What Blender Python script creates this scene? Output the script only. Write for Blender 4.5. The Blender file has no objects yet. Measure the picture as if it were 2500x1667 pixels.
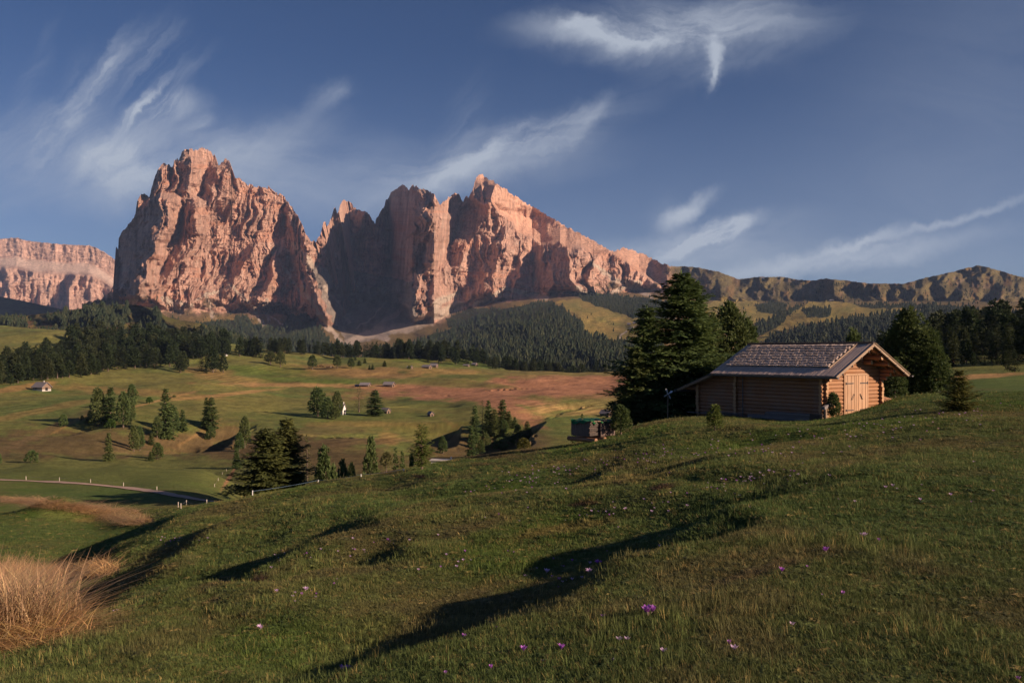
import bpy, bmesh, math, random
import numpy as np
from mathutils import Vector, Matrix
random.seed(7)
sc = bpy.context.scene
COL = sc.collection
F = 2100.0            # focal length in photo pixels (photo 2500 x 1667)
CX, HY = 1250.0, 860.0  # principal column, horizon row

# ------------------------------------------------------------------ camera
cd = bpy.data.cameras.new('camera'); cam = bpy.data.objects.new('camera', cd); COL.objects.link(cam)
cam.location = (0, 0, 0); cam.rotation_euler = (math.radians(90), 0, 0)
cd.sensor_width = 36; cd.lens = F / 2500 * 36; cd.shift_y = (HY - 833.5) / 2500
cd.clip_start = 0.1; cd.clip_end = 60000
sc.camera = cam

# ------------------------------------------------------------------ light, exposure
SUN_EL, SUN_AZ = math.radians(19.5), math.radians(-24.0)   # azimuth measured from +X (right), negative = behind the camera
sdir = Vector((math.cos(SUN_AZ) * math.cos(SUN_EL), math.sin(SUN_AZ) * math.cos(SUN_EL), math.sin(SUN_EL)))
sl = bpy.data.lights.new('sun', 'SUN'); sun = bpy.data.objects.new('sun', sl); COL.objects.link(sun)
sl.energy = 4.9; sl.angle = math.radians(0.53); sl.color = (1.0, 0.74, 0.54)
sun.rotation_euler = sdir.to_track_quat('Z', 'Y').to_euler()
sc.view_settings.view_transform = 'Standard'; sc.view_settings.look = 'None'
sc.view_settings.gamma = 1; sc.view_settings.use_curve_mapping = False
sc.view_settings.exposure = 0.75

class NT:
    """tiny node-tree helper"""
    def __init__(s, tree): s.t = tree; tree.nodes.clear()
    def n(s, kind, **kw):
        nd = s.t.nodes.new(kind)
        for k, v in kw.items():
            if k.startswith('_'): setattr(nd, k[1:], v)
        for k, v in kw.items():
            if not k.startswith('_'):
                key = k
                if key.startswith('i') and key[1:].isdigit(): key = int(key[1:])
                s.set(nd, key, v)
        return nd
    def set(s, nd, key, v):
        inp = nd.inputs[key]
        if isinstance(v, bpy.types.NodeSocket): s.t.links.new(v, inp)
        elif isinstance(v, bpy.types.Node): s.t.links.new(v.outputs[0], inp)
        else: inp.default_value = v
    def m(s, op, a, b=0.0, c=0.0, clamp=False):
        nd = s.t.nodes.new('ShaderNodeMath'); nd.operation = op; nd.use_clamp = clamp
        s.set(nd, 0, a); s.set(nd, 1, b); s.set(nd, 2, c); return nd.outputs[0]
    def v(s, op, a, b=(0, 0, 0)):
        nd = s.t.nodes.new('ShaderNodeVectorMath'); nd.operation = op
        s.set(nd, 0, a)
        if op == 'SCALE': s.set(nd, 3, b)
        else: s.set(nd, 1, b)
        return nd.outputs[0]
    def sm(s, x, a, b, lo=0.0, hi=1.0):
        nd = s.t.nodes.new('ShaderNodeMapRange'); nd.interpolation_type = 'SMOOTHSTEP'
        s.set(nd, 0, x); s.set(nd, 1, a); s.set(nd, 2, b); s.set(nd, 3, lo); s.set(nd, 4, hi); return nd.outputs[0]
    def mix(s, f, a, b, blend='MIX'):
        nd = s.t.nodes.new('ShaderNodeMix'); nd.data_type = 'RGBA'; nd.blend_type = blend
        def st(i, v):
            if isinstance(v, tuple) and len(v) == 3: v = (*v, 1)
            s.set(nd, i, v)
        st(0, f); st(6, a); st(7, b); return nd.outputs[2]
    def noise(s, vec, scale, detail=4, rough=.55, dist=0.0, dim='3D'):
        nd = s.t.nodes.new('ShaderNodeTexNoise'); nd.noise_dimensions = dim
        s.set(nd, 'Vector', vec); nd.inputs['Scale'].default_value = scale
        nd.inputs['Detail'].default_value = detail; nd.inputs['Roughness'].default_value = rough
        nd.inputs['Distortion'].default_value = dist
        return nd.outputs[0]

w = bpy.data.worlds.new('World'); sc.world = w; w.use_nodes = True
N = NT(w.node_tree)
sky = N.n('ShaderNodeTexSky', _sky_type='NISHITA', _sun_disc=False, _sun_elevation=SUN_EL,
          _sun_rotation=math.radians(90) - SUN_AZ, _altitude=2000.0, _air_density=1.0, _dust_density=0.6, _ozone_density=2.5)
geo = N.n('ShaderNodeNewGeometry')
dirv = N.v('SCALE', geo.outputs['Incoming'], -1.0)
sep = N.n('ShaderNodeSeparateXYZ', i0=dirv)
dx, dy, dz = sep.outputs
ysafe = N.m('MAXIMUM', dy, 0.15)
U = N.m('DIVIDE', dx, ysafe); V = N.m('DIVIDE', dz, ysafe)      # gnomonic coordinates of the sky, x = east, y = up
uv = N.n('ShaderNodeCombineXYZ', i0=U, i1=V).outputs[0]
warp = N.n('ShaderNodeTexNoise', _noise_dimensions='2D'); N.set(warp, 'Vector', uv); warp.inputs['Scale'].default_value = 4.2
warp.inputs['Detail'].default_value = 9; warp.inputs['Roughness'].default_value = .66
wv = N.v('SCALE', N.v('SUBTRACT', warp.outputs['Color'], (.5, .5, .5)), 0.075)
uvw = N.v('ADD', uv, wv)
def fibre(ang, sx, sy, sc_, det=10, rough=.66, dist=.9):
    mp = N.n('ShaderNodeMapping', _vector_type='TEXTURE'); N.set(mp, 0, uvw); mp.inputs['Rotation'].default_value = (0, 0, math.radians(ang))
    mp.inputs['Scale'].default_value = (sx, sy, 1)
    return N.noise(mp.outputs[0], sc_, det, rough, dist, '2D')
f1 = fibre(50, 5.5, 1, 12.0); f2 = fibre(18, 5.0, 1, 11.0); f3 = fibre(-8, 4.0, 1, 9.0)
def stroke(px, py, rx, ry, ang, k, fib, lo=.38, hi=.72, soft=0.0):
    """one cirrus patch: centre / radii given in photo-pixel units of the gnomonic sky, ang in degrees counter-clockwise"""
    cx, cy = (px - CX) / F, (HY - py) / F
    mp = N.n('ShaderNodeMapping', _vector_type='TEXTURE'); N.set(mp, 0, uvw); rx *= 1.3; ry *= 1.35; lo -= .03
    mp.inputs['Location'].default_value = (cx, cy, 0); mp.inputs['Rotation'].default_value = (0, 0, math.radians(ang))
    mp.inputs['Scale'].default_value = (rx / F, ry / F, 1)
    ln = N.n('ShaderNodeVectorMath', _operation='LENGTH', i0=mp.outputs[0]).outputs[1]
    fall = N.sm(ln, 1.0, soft, 0, 1)
    fb = N.sm(fib, lo, hi, 0, 1)
    return N.m('MULTIPLY', N.m('MULTIPLY', fall, fb), k)
CL = [
 stroke(170, 290, 330, 60, 46, .38, f1, .30, .75), stroke(275, 150, 120, 18, 60, .30, f1, .3, .7),
 stroke(100, 330, 230, 60, 55, .22, f1, .3, .7), stroke(390, 220, 170, 90, 75, .36, f1, .42, .7), stroke(420, 270, 110, 45, 10, .40, f1, .4, .7),
 stroke(260, 390, 460, 130, 0, .46, f2, .12, .75), stroke(260, 400, 160, 55, -8, .36, f2, .3, .7),
 stroke(500, 320, 50, 26, 40, .25, f1), stroke(640, 430, 420, 130, 0, .26, f3, .2, .8),
 stroke(790, 245, 70, 34, 35, .26, f1, .46, .72), stroke(735, 300, 60, 28, 50, .10, f1),
 stroke(1230, 370, 420, 60, 22, .40, f2, .22, .75), stroke(1130, 330, 190, 70, 75, .18, f1, .3, .7),
 stroke(1420, 290, 90, 28, 40, .30, f1, .3, .7), stroke(1060, 430, 500, 90, 10, .25, f2, .2, .8),
 stroke(1660, 60, 400, 85, 3, .62, f3, .22, .66), stroke(1500, 85, 260, 42, -6, .45, f3, .25, .6), stroke(1800, 110, 260, 80, 12, .34, f2, .2, .7),
 stroke(1405, 52, 85, 20, 6, .40, f2, .3, .62), stroke(1735, 150, 75, 26, 78, .60, f1, .2, .6), stroke(1726, 195, 34, 10, 72, .5, f1, .15, .5),
 stroke(1600, 140, 330, 60, -8, .20, f3, .25, .7), stroke(1780, 165, 120, 30, 15, .22, f2, .25, .7),
 stroke(1683, 502, 95, 30, 24, .75, f2, .26, .58), stroke(1745, 562, 150, 34, 20, .72, f2, .28, .6), stroke(1830, 545, 60, 18, 40, .5, f1, .25, .6),
 stroke(1700, 600, 320, 60, 10, .36, f2, .25, .75), stroke(1640, 540, 90, 70, 80, .16, f1, .2, .7),
 stroke(2010, 640, 460, 34, 10, .46, f2, .15, .6), stroke(2300, 545, 270, 13, 15, .34, f2, .05, .55), stroke(2110, 592, 120, 14, 22, .34, f2, .1, .55),
 stroke(1800, 640, 700, 70, 0, .22, f3, .1, .7), stroke(2420, 200, 800, 420, 60, .10, f3, .0, .6),
]
CL += [stroke(60, 230, 200, 34, 62, .22, f1, .36, .66), stroke(330, 300, 260, 26, 40, .26, f1, .36, .66), stroke(230, 240, 220, 20, 52, .24, f1, .34, .62), stroke(1300, 320, 230, 24, 28, .26, f1, .36, .66), stroke(1180, 400, 300, 26, 22, .22, f1, .34, .66), stroke(620, 380, 260, 60, 20, .18, f1, .32, .68)]
tot = CL[0]
for c in CL[1:]: tot = N.m('ADD', tot, c)
front = N.sm(dy, .17, .35)
tot = N.m('MULTIPLY', N.m('MULTIPLY', tot, front), 1.3)
# thin cirrus over the rest of the sky, out of the picture
gen = N.n('ShaderNodeMapping'); N.set(gen, 0, dirv); gen.inputs['Scale'].default_value = (1.2, 3.5, 3)
gn = N.sm(N.noise(gen.outputs[0], 2.2, 6, .6, .8), .5, .8, 0, .35)
tot = N.m('ADD', tot, N.m('MULTIPLY', gn, N.m('SUBTRACT', 1, front)))
veil = N.sm(dz, .34, 0.02, 0.0, .20)       # thin haze layer low over the horizon
tot = N.m('MINIMUM', N.m('ADD', tot, veil), .9)
skyc = N.mix(1.0, sky.outputs[0], (0.40, 0.53, 0.74), 'MULTIPLY')
SKYK = 0.047
skyl = N.v('SCALE', skyc, SKYK)
cl = N.mix(N.m('MULTIPLY', tot, 1.0), skyl, (0.28, 0.31, 0.36))
bg = N.n('ShaderNodeBackground', i0=cl, i1=1.0)
N.n('ShaderNodeOutputWorld', i0=bg)

# ------------------------------------------------------------------ numpy noise
_rng = np.random.default_rng(11)
_TAB = _rng.random((16, 256, 256))
def vn(x, y, s=0):
    x = np.asarray(x, float); y = np.asarray(y, float)
    xi = np.floor(x).astype(int); yi = np.floor(y).astype(int)
    fx = x - xi; fy = y - yi
    fx = fx * fx * fx * (fx * (fx * 6 - 15) + 10); fy = fy * fy * fy * (fy * (fy * 6 - 15) + 10)
    T = _TAB[s % 16]; xi += (s // 16) * 37; a = xi & 255; b = (xi + 1) & 255; c = yi & 255; d = (yi + 1) & 255
    return (T[a, c] * (1 - fx) + T[b, c] * fx) * (1 - fy) + (T[a, d] * (1 - fx) + T[b, d] * fx) * fy
def fbm(x, y, s=0, o=4, g=.5):
    r = 0; a = 1; t = 0
    for k in range(o):
        r = r + a * (vn(x * 2 ** k + 17.3 * k, y * 2 ** k + 5.1 * k, s + k) * 2 - 1); t += a; a *= g
    return r / t
def ridged(x, y, s=0, o=3, g=.5):
    r = 0; a = 1; t = 0
    for k in range(o):
        r = r + a * (1 - np.abs(vn(x * 2 ** k + 31.7 * k, y * 2 ** k + 9.1 * k, s + k) * 2 - 1) * 1.0) ** 1.6; t += a; a *= g
    return r / t
def sstep(x, a, b):
    t = np.clip((x - a) / (b - a), 0, 1); return t * t * (3 - 2 * t)
class TPS:
    def __init__(s, P, v, lam=1e-4):
        P = np.asarray(P, float); v = np.asarray(v, float); n = len(P)
        r = np.linalg.norm(P[:, None] - P[None], axis=2); K = s.k(r) + lam * np.eye(n)
        Q = np.hstack([np.ones((n, 1)), P]); A = np.block([[K, Q], [Q.T, np.zeros((3, 3))]])
        sol = np.linalg.solve(A, np.concatenate([v, np.zeros(3)])); s.P = P; s.w = sol[:n]; s.a = sol[n:]
    @staticmethod
    def k(r): return np.where(r > 1e-9, r * r * np.log(np.maximum(r, 1e-9)), 0)
    def __call__(s, x, y):
        sh = np.shape(x); x = np.ravel(x); y = np.ravel(y); out = s.a[0] + s.a[1] * x + s.a[2] * y
        for (px, py), w_ in zip(s.P, s.w):
            d2 = (x - px) ** 2 + (y - py) ** 2
            out += w_ * 0.5 * d2 * np.log(np.maximum(d2, 1e-12))
        return out.reshape(sh)
def inpoly(px, py, poly):
    r = np.zeros(np.shape(px), bool); n = len(poly)
    for i in range(n):
        x0, y0 = poly[i]; x1, y1 = poly[(i + 1) % n]
        if y0 == y1: continue
        c = (y0 > py) != (y1 > py)
        r ^= c & (px < (x1 - x0) * (py - y0) / (y1 - y0) + x0)
    return r
def segdist(px, py, line):
    """distance to a polyline and signed side"""
    best = np.full(np.shape(px), 1e9); sgn = np.zeros(np.shape(px)); along = np.zeros(np.shape(px))
    for i in range(len(line) - 1):
        x0, y0 = line[i][:2]; x1, y1 = line[i + 1][:2]; vx, vy = x1 - x0, y1 - y0; L = vx * vx + vy * vy + 1e-12
        t = np.clip(((px - x0) * vx + (py - y0) * vy) / L, 0, 1)
        d = np.hypot(px - x0 - t * vx, py - y0 - t * vy); m = d < best
        best = np.where(m, d, best); sgn = np.where(m, np.sign((px - x0) * vy - (py - y0) * vx), sgn)
        along = np.where(m, (i + t) / (len(line) - 1), along)
    return best, sgn, along

# ------------------------------------------------------------------ mesh helpers
def grid_mesh(name, X, Y, Z, col=None, extra=None, smooth=True):
    h, w_ = X.shape
    me = bpy.data.meshes.new(name)
    co = np.stack([X, Y, Z], -1).reshape(-1, 3).astype(np.float32)
    i = np.arange(h * w_).reshape(h, w_)
    q = np.stack([i[:-1, :-1], i[:-1, 1:], i[1:, 1:], i[1:, :-1]], -1).reshape(-1, 4)
    me.vertices.add(len(co)); me.vertices.foreach_set('co', co.ravel())
    me.loops.add(q.size); me.loops.foreach_set('vertex_index', q.ravel().astype(np.int32))
    me.polygons.add(len(q)); me.polygons.foreach_set('loop_start', np.arange(0, q.size, 4, dtype=np.int32))
    me.update(); me.validate()
    me.polygons.foreach_set('use_smooth', np.full(len(me.polygons), smooth))
    if col is not None:
        a = me.color_attributes.new('col', 'FLOAT_COLOR', 'POINT')
        c = np.concatenate([col.reshape(-1, 3), (extra.reshape(-1, 1) if extra is not None else np.ones((h * w_, 1)))], 1).astype(np.float32)
        a.data.foreach_set('color', c.ravel())
    return me
def raw_mesh(name, verts, faces, smooth=False, mats=None, midx=None):
    me = bpy.data.meshes.new(name); me.from_pydata(verts, [], faces); me.update()
    if smooth: me.polygons.foreach_set('use_smooth', np.full(len(me.polygons), True))
    for m_ in mats or []: me.materials.append(m_)
    if midx is not None: me.polygons.foreach_set('material_index', np.asarray(midx, np.int32))
    return me
def link(name, me, parent=None, mat=None, **props):
    o = bpy.data.objects.new(name, me); COL.objects.link(o)
    if parent is not None: o.parent = parent
    if mat is not None and me is not None and not me.materials: me.materials.append(mat)
    for k, v_ in props.items(): o[k] = v_
    return o
def structure(name, me, mat=None): return link(name, me, None, mat, kind='structure')

# ------------------------------------------------------------------ materials
def new_mat(name):
    m_ = bpy.data.materials.new(name); m_.use_nodes = True; return m_, NT(m_.node_tree)
def finish(N_, colr, rough=.9, bump=None, bstr=.5, bdist=.1, spec=.2, extra=None):
    b = N_.n('ShaderNodeBsdfPrincipled'); N_.set(b, 'Base Color', colr if not isinstance(colr, tuple) else (*colr, 1)[:4])
    N_.set(b, 'Roughness', rough); b.inputs['Specular IOR Level'].default_value = spec
    if bump is not None:
        bn = N_.n('ShaderNodeBump'); N_.set(bn, 'Height', bump); bn.inputs['Strength'].default_value = bstr; bn.inputs['Distance'].default_value = bdist
        N_.set(b, 'Normal', bn.outputs[0])
    if extra: extra(b)
    N_.n('ShaderNodeOutputMaterial', i0=b.outputs[0]); return b
# ================================================================== the valley and the near meadow: one height function
CP = []
def col_pts(px, pts):
    for py, Y in pts: CP.append((px, py, Y))
CREST = [(2900, 955, 44), (2500, 960, 45), (2350, 966, 45), (2200, 975, 46), (2155, 990, 45.2), (2010, 1020, 42), (1850, 1021, 44), (1710, 1015, 48.5),
         (1600, 1030, 49), (1500, 1057, 46), (1420, 1080, 43), (1300, 1100, 46), (1100, 1130, 48), (950, 1152, 48), (800, 1177, 48),
         (640, 1207, 47), (500, 1228, 45), (420, 1262, 38), (300, 1327, 33), (180, 1400, 29), (110, 1440, 24), (0, 1450, 21), (-300, 1460, 21)]
_cr = np.array([c for c in CREST if 450 < c[0] < 2600]); _af = np.polyfit(_cr[:, 0], (-(_cr[:, 1] - HY) / F * _cr[:, 2] + 1.65) / _cr[:, 2], 2)
for px, pyc, Yc in CREST:
    q = (pyc - HY) / F; a_ = (-q * Yc + 1.65) / Yc
    CP.append((px, pyc, Yc))
    if px in (2155, 1710, 1600, 2350): continue
    if px < 450:
        a2 = -(.138 + .133 * (500 - max(px, 0)) / F)
        for py in (1667, 1560, 1490): CP.append((px, py, 1.65 / ((py - HY) / F + a2)))
        continue
    for py in (1667, 1500, 1380, 1280, 1200, 1120, 1060):
        a3 = np.polyval(_af, min(px, 2600)); t_ = min(1, (py - pyc) / 260)
        if py > pyc + 45: CP.append((px, py, 1.65 / ((py - HY) / F + a_ * (1 - t_) + a3 * t_)))
for px in (2420, 2900): col_pts(px, [(972, 60), (950, 75), (925, 100), (905, 135), (880, 180), (855, 280), (840, 450), (835, 800), (850, 1200)])
col_pts(2200, [(985, 60), (970, 80), (935, 120), (905, 180), (870, 300), (850, 600), (850, 1200)])
col_pts(2000, [(1025, 55), (1010, 80), (985, 110), (950, 180), (905, 400), (880, 800), (890, 1200)])
col_pts(1700, [(1045, 65), (1068, 90), (1035, 180), (1000, 300), (945, 500), (905, 850), (920, 1100)])
col_pts(1500, [(1095, 62), (1130, 85), (1110, 130), (1062, 220), (1022, 320), (970, 460), (930, 650), (910, 850), (930, 1050)])
col_pts(1300, [(1155, 65), (1190, 85), (1170, 120), (1105, 175), (1070, 215), (1035, 260), (995, 330), (960, 450), (925, 650), (902, 850), (922, 1050)])
col_pts(1100, [(1190, 65), (1222, 90), (1190, 120), (1140, 165), (1105, 205), (1050, 270), (1010, 350), (960, 500), (910, 750), (880, 950), (895, 1150)])
col_pts(900, [(1220, 62), (1252, 90), (1205, 120), (1140, 170), (1100, 200), (1080, 225), (1040, 290), (1000, 400), (945, 590), (900, 780), (873, 960), (885, 1150)])
col_pts(700, [(1245, 60), (1275, 85), (1215, 110), (1165, 150), (1120, 188), (1088, 220), (1040, 290), (1000, 400), (940, 610), (895, 800), (865, 980), (872, 1150)])
col_pts(500, [(1245, 54), (1226, 62), (1190, 80), (1148, 106), (1195, 140), (1165, 168), (1130, 190), (1085, 230), (1040, 290), (990, 380), (940, 520), (900, 700), (870, 860), (845, 1050)])
col_pts(300, [(1372, 38), (1348, 43), (1300, 50), (1250, 58), (1212, 69), (1180, 83), (1134, 110), (1190, 145), (1160, 172), (1125, 195), (1085, 230), (1050, 268), (1015, 315), (980, 390), (940, 520), (900, 690), (868, 860), (838, 1050)])
for px in (100, -250, -600): col_pts(px, [(1400, 31), (1372, 37), (1325, 45), (1270, 54), (1220, 66), (1174, 86), (1131, 112), (1182, 145), (1145, 175), (1110, 205), (1060, 262), (1010, 340), (962, 460), (928, 560), (888, 720), (850, 900), (822, 1050)])
CP = np.array(CP)
gz = lambda Z, Y: (Z + 1.65) / (Y + 6)
_tps = TPS(np.stack([CP[:, 0] / 420, np.log(CP[:, 2]) * 1.0], 1), gz((HY - CP[:, 1]) / F * CP[:, 2], CP[:, 2]), 2e-3)

def P3(px, py, Y): return ((px - CX) / F * Y, Y, (HY - py) / F * Y)
def base_z(px, Y):
    return _tps(np.clip(px, -500, 2800) / 420, np.log(Y)) * (Y + 6) - 1.65
def _near_xy(px, py):          # where a pixel ray meets the smooth near slope
    Ys = np.exp(np.linspace(math.log(2.5), math.log(60), 700)); z = base_z(np.full(700, float(px)), Ys)
    pr = HY - F * z / Ys; k = np.argmax(pr <= py); Y = Ys[k]; return ((px - CX) / F * Y, Y)
SWALES = [  # line in photo pixels, depth (m), width (m)
    ([(2250, 1160), (2110, 1185), (1960, 1222), (1800, 1278), (1640, 1370), (1480, 1435), (1300, 1500), (1130, 1570), (960, 1645), (860, 1700)], .60, 3.2),
    ([(1000, 1270), (840, 1300), (700, 1345), (560, 1395), (430, 1450), (310, 1486)], .55, 2.6),
    ([(900, 1190), (720, 1225), (600, 1262), (470, 1330), (330, 1392), (200, 1436)], .40, 2.0),
    ([(1150, 1150), (900, 1205), (700, 1245)], .34, 3.0),
    ([(1430, 1160), (1250, 1185), (1080, 1225)], .36, 3.0),
    ([(2200, 1040), (1950, 1085), (1700, 1150)], .40, 3.0),
    ([(1000, 1330), (800, 1365), (700, 1400)], .22, 1.4),
]
_SW = [([_near_xy(*p) for p in ln], A, W) for ln, A, W in SWALES]
_MOUND = (*P3(150, 1262, 57)[:2],)
def _far_xy(px, py, lo):
    Ys = np.exp(np.linspace(math.log(lo), math.log(1000), 700)); z = base_z(np.full(700, float(px)), Ys); k = np.argmin(np.abs(HY - F * z / Ys - py)); return ((px - CX) / F * Ys[k], Ys[k])
_SWF = [([_far_xy(x, y, lo) for x, y in ln], A, W) for ln, lo, A, W in [
    ([(1500, 985), (1430, 992), (1370, 1006), (1335, 1022)], 250, 5, 9), ([(1335, 1022), (1310, 1050), (1290, 1090)], 190, 8, 10), ([(1180, 1010), (1130, 1030), (1110, 1060)], 200, 6, 11),
    ([(640, 1030), (590, 1060), (560, 1100)], 190, 7, 10), ([(500, 1040), (470, 1062), (400, 1085), (330, 1105)], 190, 3.5, 7), ([(1020, 1040), (960, 1062), (800, 1066), (690, 1062)], 190, 5, 12),
    ([(330, 1030), (240, 1040), (150, 1060)], 210, 3, 9), ([(760, 1000), (640, 1012), (560, 1010)], 300, 2.0, 8), ([(1130, 990), (980, 1000), (900, 1000)], 300, 2.5, 10), ([(560, 955), (450, 962), (300, 985)], 300, 2.5, 14),
    ([(1480, 935), (1300, 940), (1150, 930)], 400, 2.5, 16)]]
def ter_z(px, Y):
    px = np.asarray(px, float); Y = np.asarray(Y, float); z = base_z(px, Y)
    X = (px - CX) / F * Y
    near = 1 - sstep(Y, 55, 95); z = z - .16 * np.exp(-(((X - 12.6) / 4) ** 2 + ((Y - 40) / 3.0) ** 2)); hut = np.exp(-(((X - 13.2) / 8) ** 2 + ((Y - 42) / 8) ** 2))
    z = z + near * (1 - .95 * hut) * (fbm(X / 7 + 3, Y / 7, 1, 3) * .22 * sstep(Y, 3, 14) + fbm(X / 1.7, Y / 2.2, 4, 3) * .06 * sstep(Y, 3, 10))
    for ln, A, W in _SW:
        d, s_, al = segdist(X, Y, ln); wv_ = fbm(X / 1.3, Y / 1.3, 9, 2) * .25
        sw_ = (1.1 - .78 * np.clip(al, 0, 1)) if W == 3.2 else 1.0; W = W * sw_; t = np.maximum(d * s_ + wv_ * W, 0) / W
        end = sw_ * sstep(al, -.02, .3) * sstep(1 - al, 0, .2)
        z = z - A * t * t * np.exp(2 - 2 * t) * end * near
    for ln, A, W in _SWF:
        d, s_, al = segdist(X, Y, ln); d = d + fbm(X / 15, Y / 15, 9, 2) * 3
        t = np.maximum(d * s_, 0) / W; z = z - A * t * np.exp(1 - t) * sstep(al, 0, .2) * sstep(1 - al, 0, .2) * (Y > 120)
    far = sstep(Y, 150, 400)
    z = z + far * fbm(X / 110, Y / 130, 5, 4) * 6.0 * np.clip(Y / 500, .3, 1.6) + sstep(Y, 60, 150) * fbm(X / 30, Y / 30, 7, 3) * .5
    z = z + 1.35 * np.exp(-(((X - _MOUND[0]) / 1.9) ** 2 + ((Y - _MOUND[1]) / 2.6) ** 2))
    return z
_colcache = {}
def at(px, py, near=None, lo=3.0, hi=1150.0, first=False):
    """the point of the ground seen at photo pixel (px, py); near = expected distance when several slopes share the pixel"""
    key = round(px)
    if key not in _colcache:
        Ys = np.exp(np.linspace(math.log(2.6), math.log(1200), 2600)); z = ter_z(np.full(2600, float(key)), Ys); _colcache[key] = (Ys, z, HY - F * z / Ys)
    Ys, z, pr = _colcache[key]
    vis = np.minimum.accumulate(pr) >= pr - .6
    m_ = (Ys >= lo) & (Ys <= hi)
    cost = np.abs(pr - py) + np.where(vis, 0, 6.0) + np.where(m_, 0, 1e6)
    if near: cost = cost + np.abs(np.log(Ys / near)) * 12
    k = int(np.argmin(cost)); Y = Ys[k]
    return Vector(((px - CX) / F * Y, Y, z[k]))
def zat(X, Y): return float(ter_z(np.array([CX + F * X / Y]), np.array([Y]))[0])

# ---- ground paint (true colours of grass, hay, heath, soil)
GREEN = np.array([.078, .122, .034]); OLIVE = np.array([.130, .140, .044]); DRY = np.array([.23, .165, .065]); BROWN = np.array([.118, .094, .046])
HEATH = np.array([.265, .150, .088]); LUSH = np.array([.075, .125, .024]); STRAW = np.array([.34, .22, .10]); HAY = np.array([.27, .205, .085]); SOIL = np.array([.07, .045, .03])
BLOBS = [ # centre px,py, radius px,py, angle, colour, strength
 (1330, 945, 420, 26, -2, HEATH, 1.0), (1150, 968, 260, 16, 6, HEATH, .9), (1430, 920, 200, 22, 0, HEATH, .8), (1250, 1000, 90, 22, 25, HEATH, .9),
 (1400, 992, 150, 9, -6, HAY, .9), (1470, 1005, 130, 8, -4, HAY, .6), (1350, 908, 250, 10, 0, OLIVE, .8), (1120, 937, 140, 10, 3, OLIVE, .8),
 (1500, 985, 170, 10, 0, GREEN, .5), (1500, 970, 120, 9, 0, BROWN, .5), (900, 912, 120, 12, 3, HEATH, .45), (820, 905, 200, 14, 2, DRY, .8), (1060, 905, 150, 8, 2, DRY, .7),
 (1200, 890, 140, 10, 0, LUSH, .7), (1010, 880, 60, 7, 0, LUSH, .6), (750, 930, 170, 9, 2, LUSH, .7), (640, 905, 120, 16, 0, LUSH, .7),
 (560, 925, 100, 14, 8, DRY, .6), (500, 905, 80, 10, 5, DRY, .6), (300, 930, 200, 14, 0, OLIVE, .8), (60, 945, 90, 8, -8, DRY, .9), (730, 940, 230, 6, 1, STRAW, .7),
 (560, 962, 160, 4, -6, STRAW, .6), (400, 975, 90, 3, -14, STRAW, .6), (650, 990, 200, 20, 0, OLIVE, .8), (760, 1055, 140, 14, -3, BROWN, .45), (900, 1015, 180, 12, 0, GREEN, .6),
 (880, 1065, 130, 10, -2, GREEN, .4), (830, 1080, 200, 10, -2, BROWN, .9), (950, 1070, 30, 20, 30, DRY, .6), (600, 1075, 90, 20, 0, BROWN, .7),
 (250, 1095, 400, 55, 0, BROWN * .72, .9), (430, 1085, 200, 30, -12, BROWN, .9), (120, 1050, 130, 12, -25, BROWN, .8), (480, 1060, 70, 4, -32, STRAW, .4), (180, 1030, 80, 3, -28, DRY, .6), (430, 1088, 110, 4, -25, DRY, .35),
 (60, 1010, 140, 14, 0, GREEN, .6), (700, 1120, 300, 60, 0, BROWN * .72, .9), (1150, 1090, 160, 40, 0, BROWN * .7, .95), (1130, 1050, 60, 6, 30, DRY, .5), (1290, 1075, 60, 25, 0, BROWN, .7), (1450, 1040, 90, 14, 0, OLIVE, .8), (1400, 1055, 70, 12, 0, GREEN, .5),
 (300, 1150, 420, 40, 0, GREEN * .5 + OLIVE * .5, .9), (620, 1190, 80, 30, 0, OLIVE, .5), (560, 1165, 4, 34, 32, HEATH, .8), (500, 1218, 60, 3, 12, DRY, .5),
 (140, 1232, 170, 7, 5, STRAW, 1.0), (260, 1255, 120, 6, 14, STRAW, .8), (40, 1216, 70, 4, 3, STRAW, 1.0), (210, 1270, 30, 5, 0, DRY, .8), (200, 1310, 260, 40, 0, GREEN, .5),
 (350, 1262, 40, 9, 30, STRAW, .9), (60, 1440, 90, 60, 0, STRAW, .8), (300, 1420, 120, 10, -18, DRY, .7), (200, 1530, 170, 30, -8, BROWN, .7),
 (2400, 918, 110, 6, -3, STRAW, .8), (2440, 940, 110, 6, 0, GREEN, .7), (2300, 925, 60, 6, 0, DRY, .6),
 (900, 1300, 120, 12, -15, BROWN, .5), (1400, 1290, 140, 12, -10, DRY, .5), (1150, 1290, 120, 14, -12, BROWN, .6), (1850, 1400, 130, 14, -18, BROWN, .8), (550, 1420, 60, 10, -15, BROWN, .5),
 (450, 1550, 200, 30, -15, BROWN, .5), (1180, 1440, 100, 14, -15, BROWN, .4), (1620, 1192, 36, 7, -10, SOIL * .6, 1), (1432, 1230, 34, 6, -8, SOIL * .6, 1), (640, 1418, 22, 7, -20, SOIL * .6, 1), (1030, 1163, 16, 4, 0, SOIL * .7, 1), (60, 1010, 200, 8, -12, DRY, .5), (300, 955, 240, 10, 4, DRY, .55), (900, 1035, 140, 8, 0, DRY, .4), (1380, 1130, 160, 8, -10, DRY, .35), (1560, 1170, 160, 7, -8, DRY, .35),
]
for _n in ('OLIVE', 'DRY', 'BROWN', 'HEATH', 'LUSH', 'STRAW', 'HAY', 'GREEN'): pass
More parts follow.
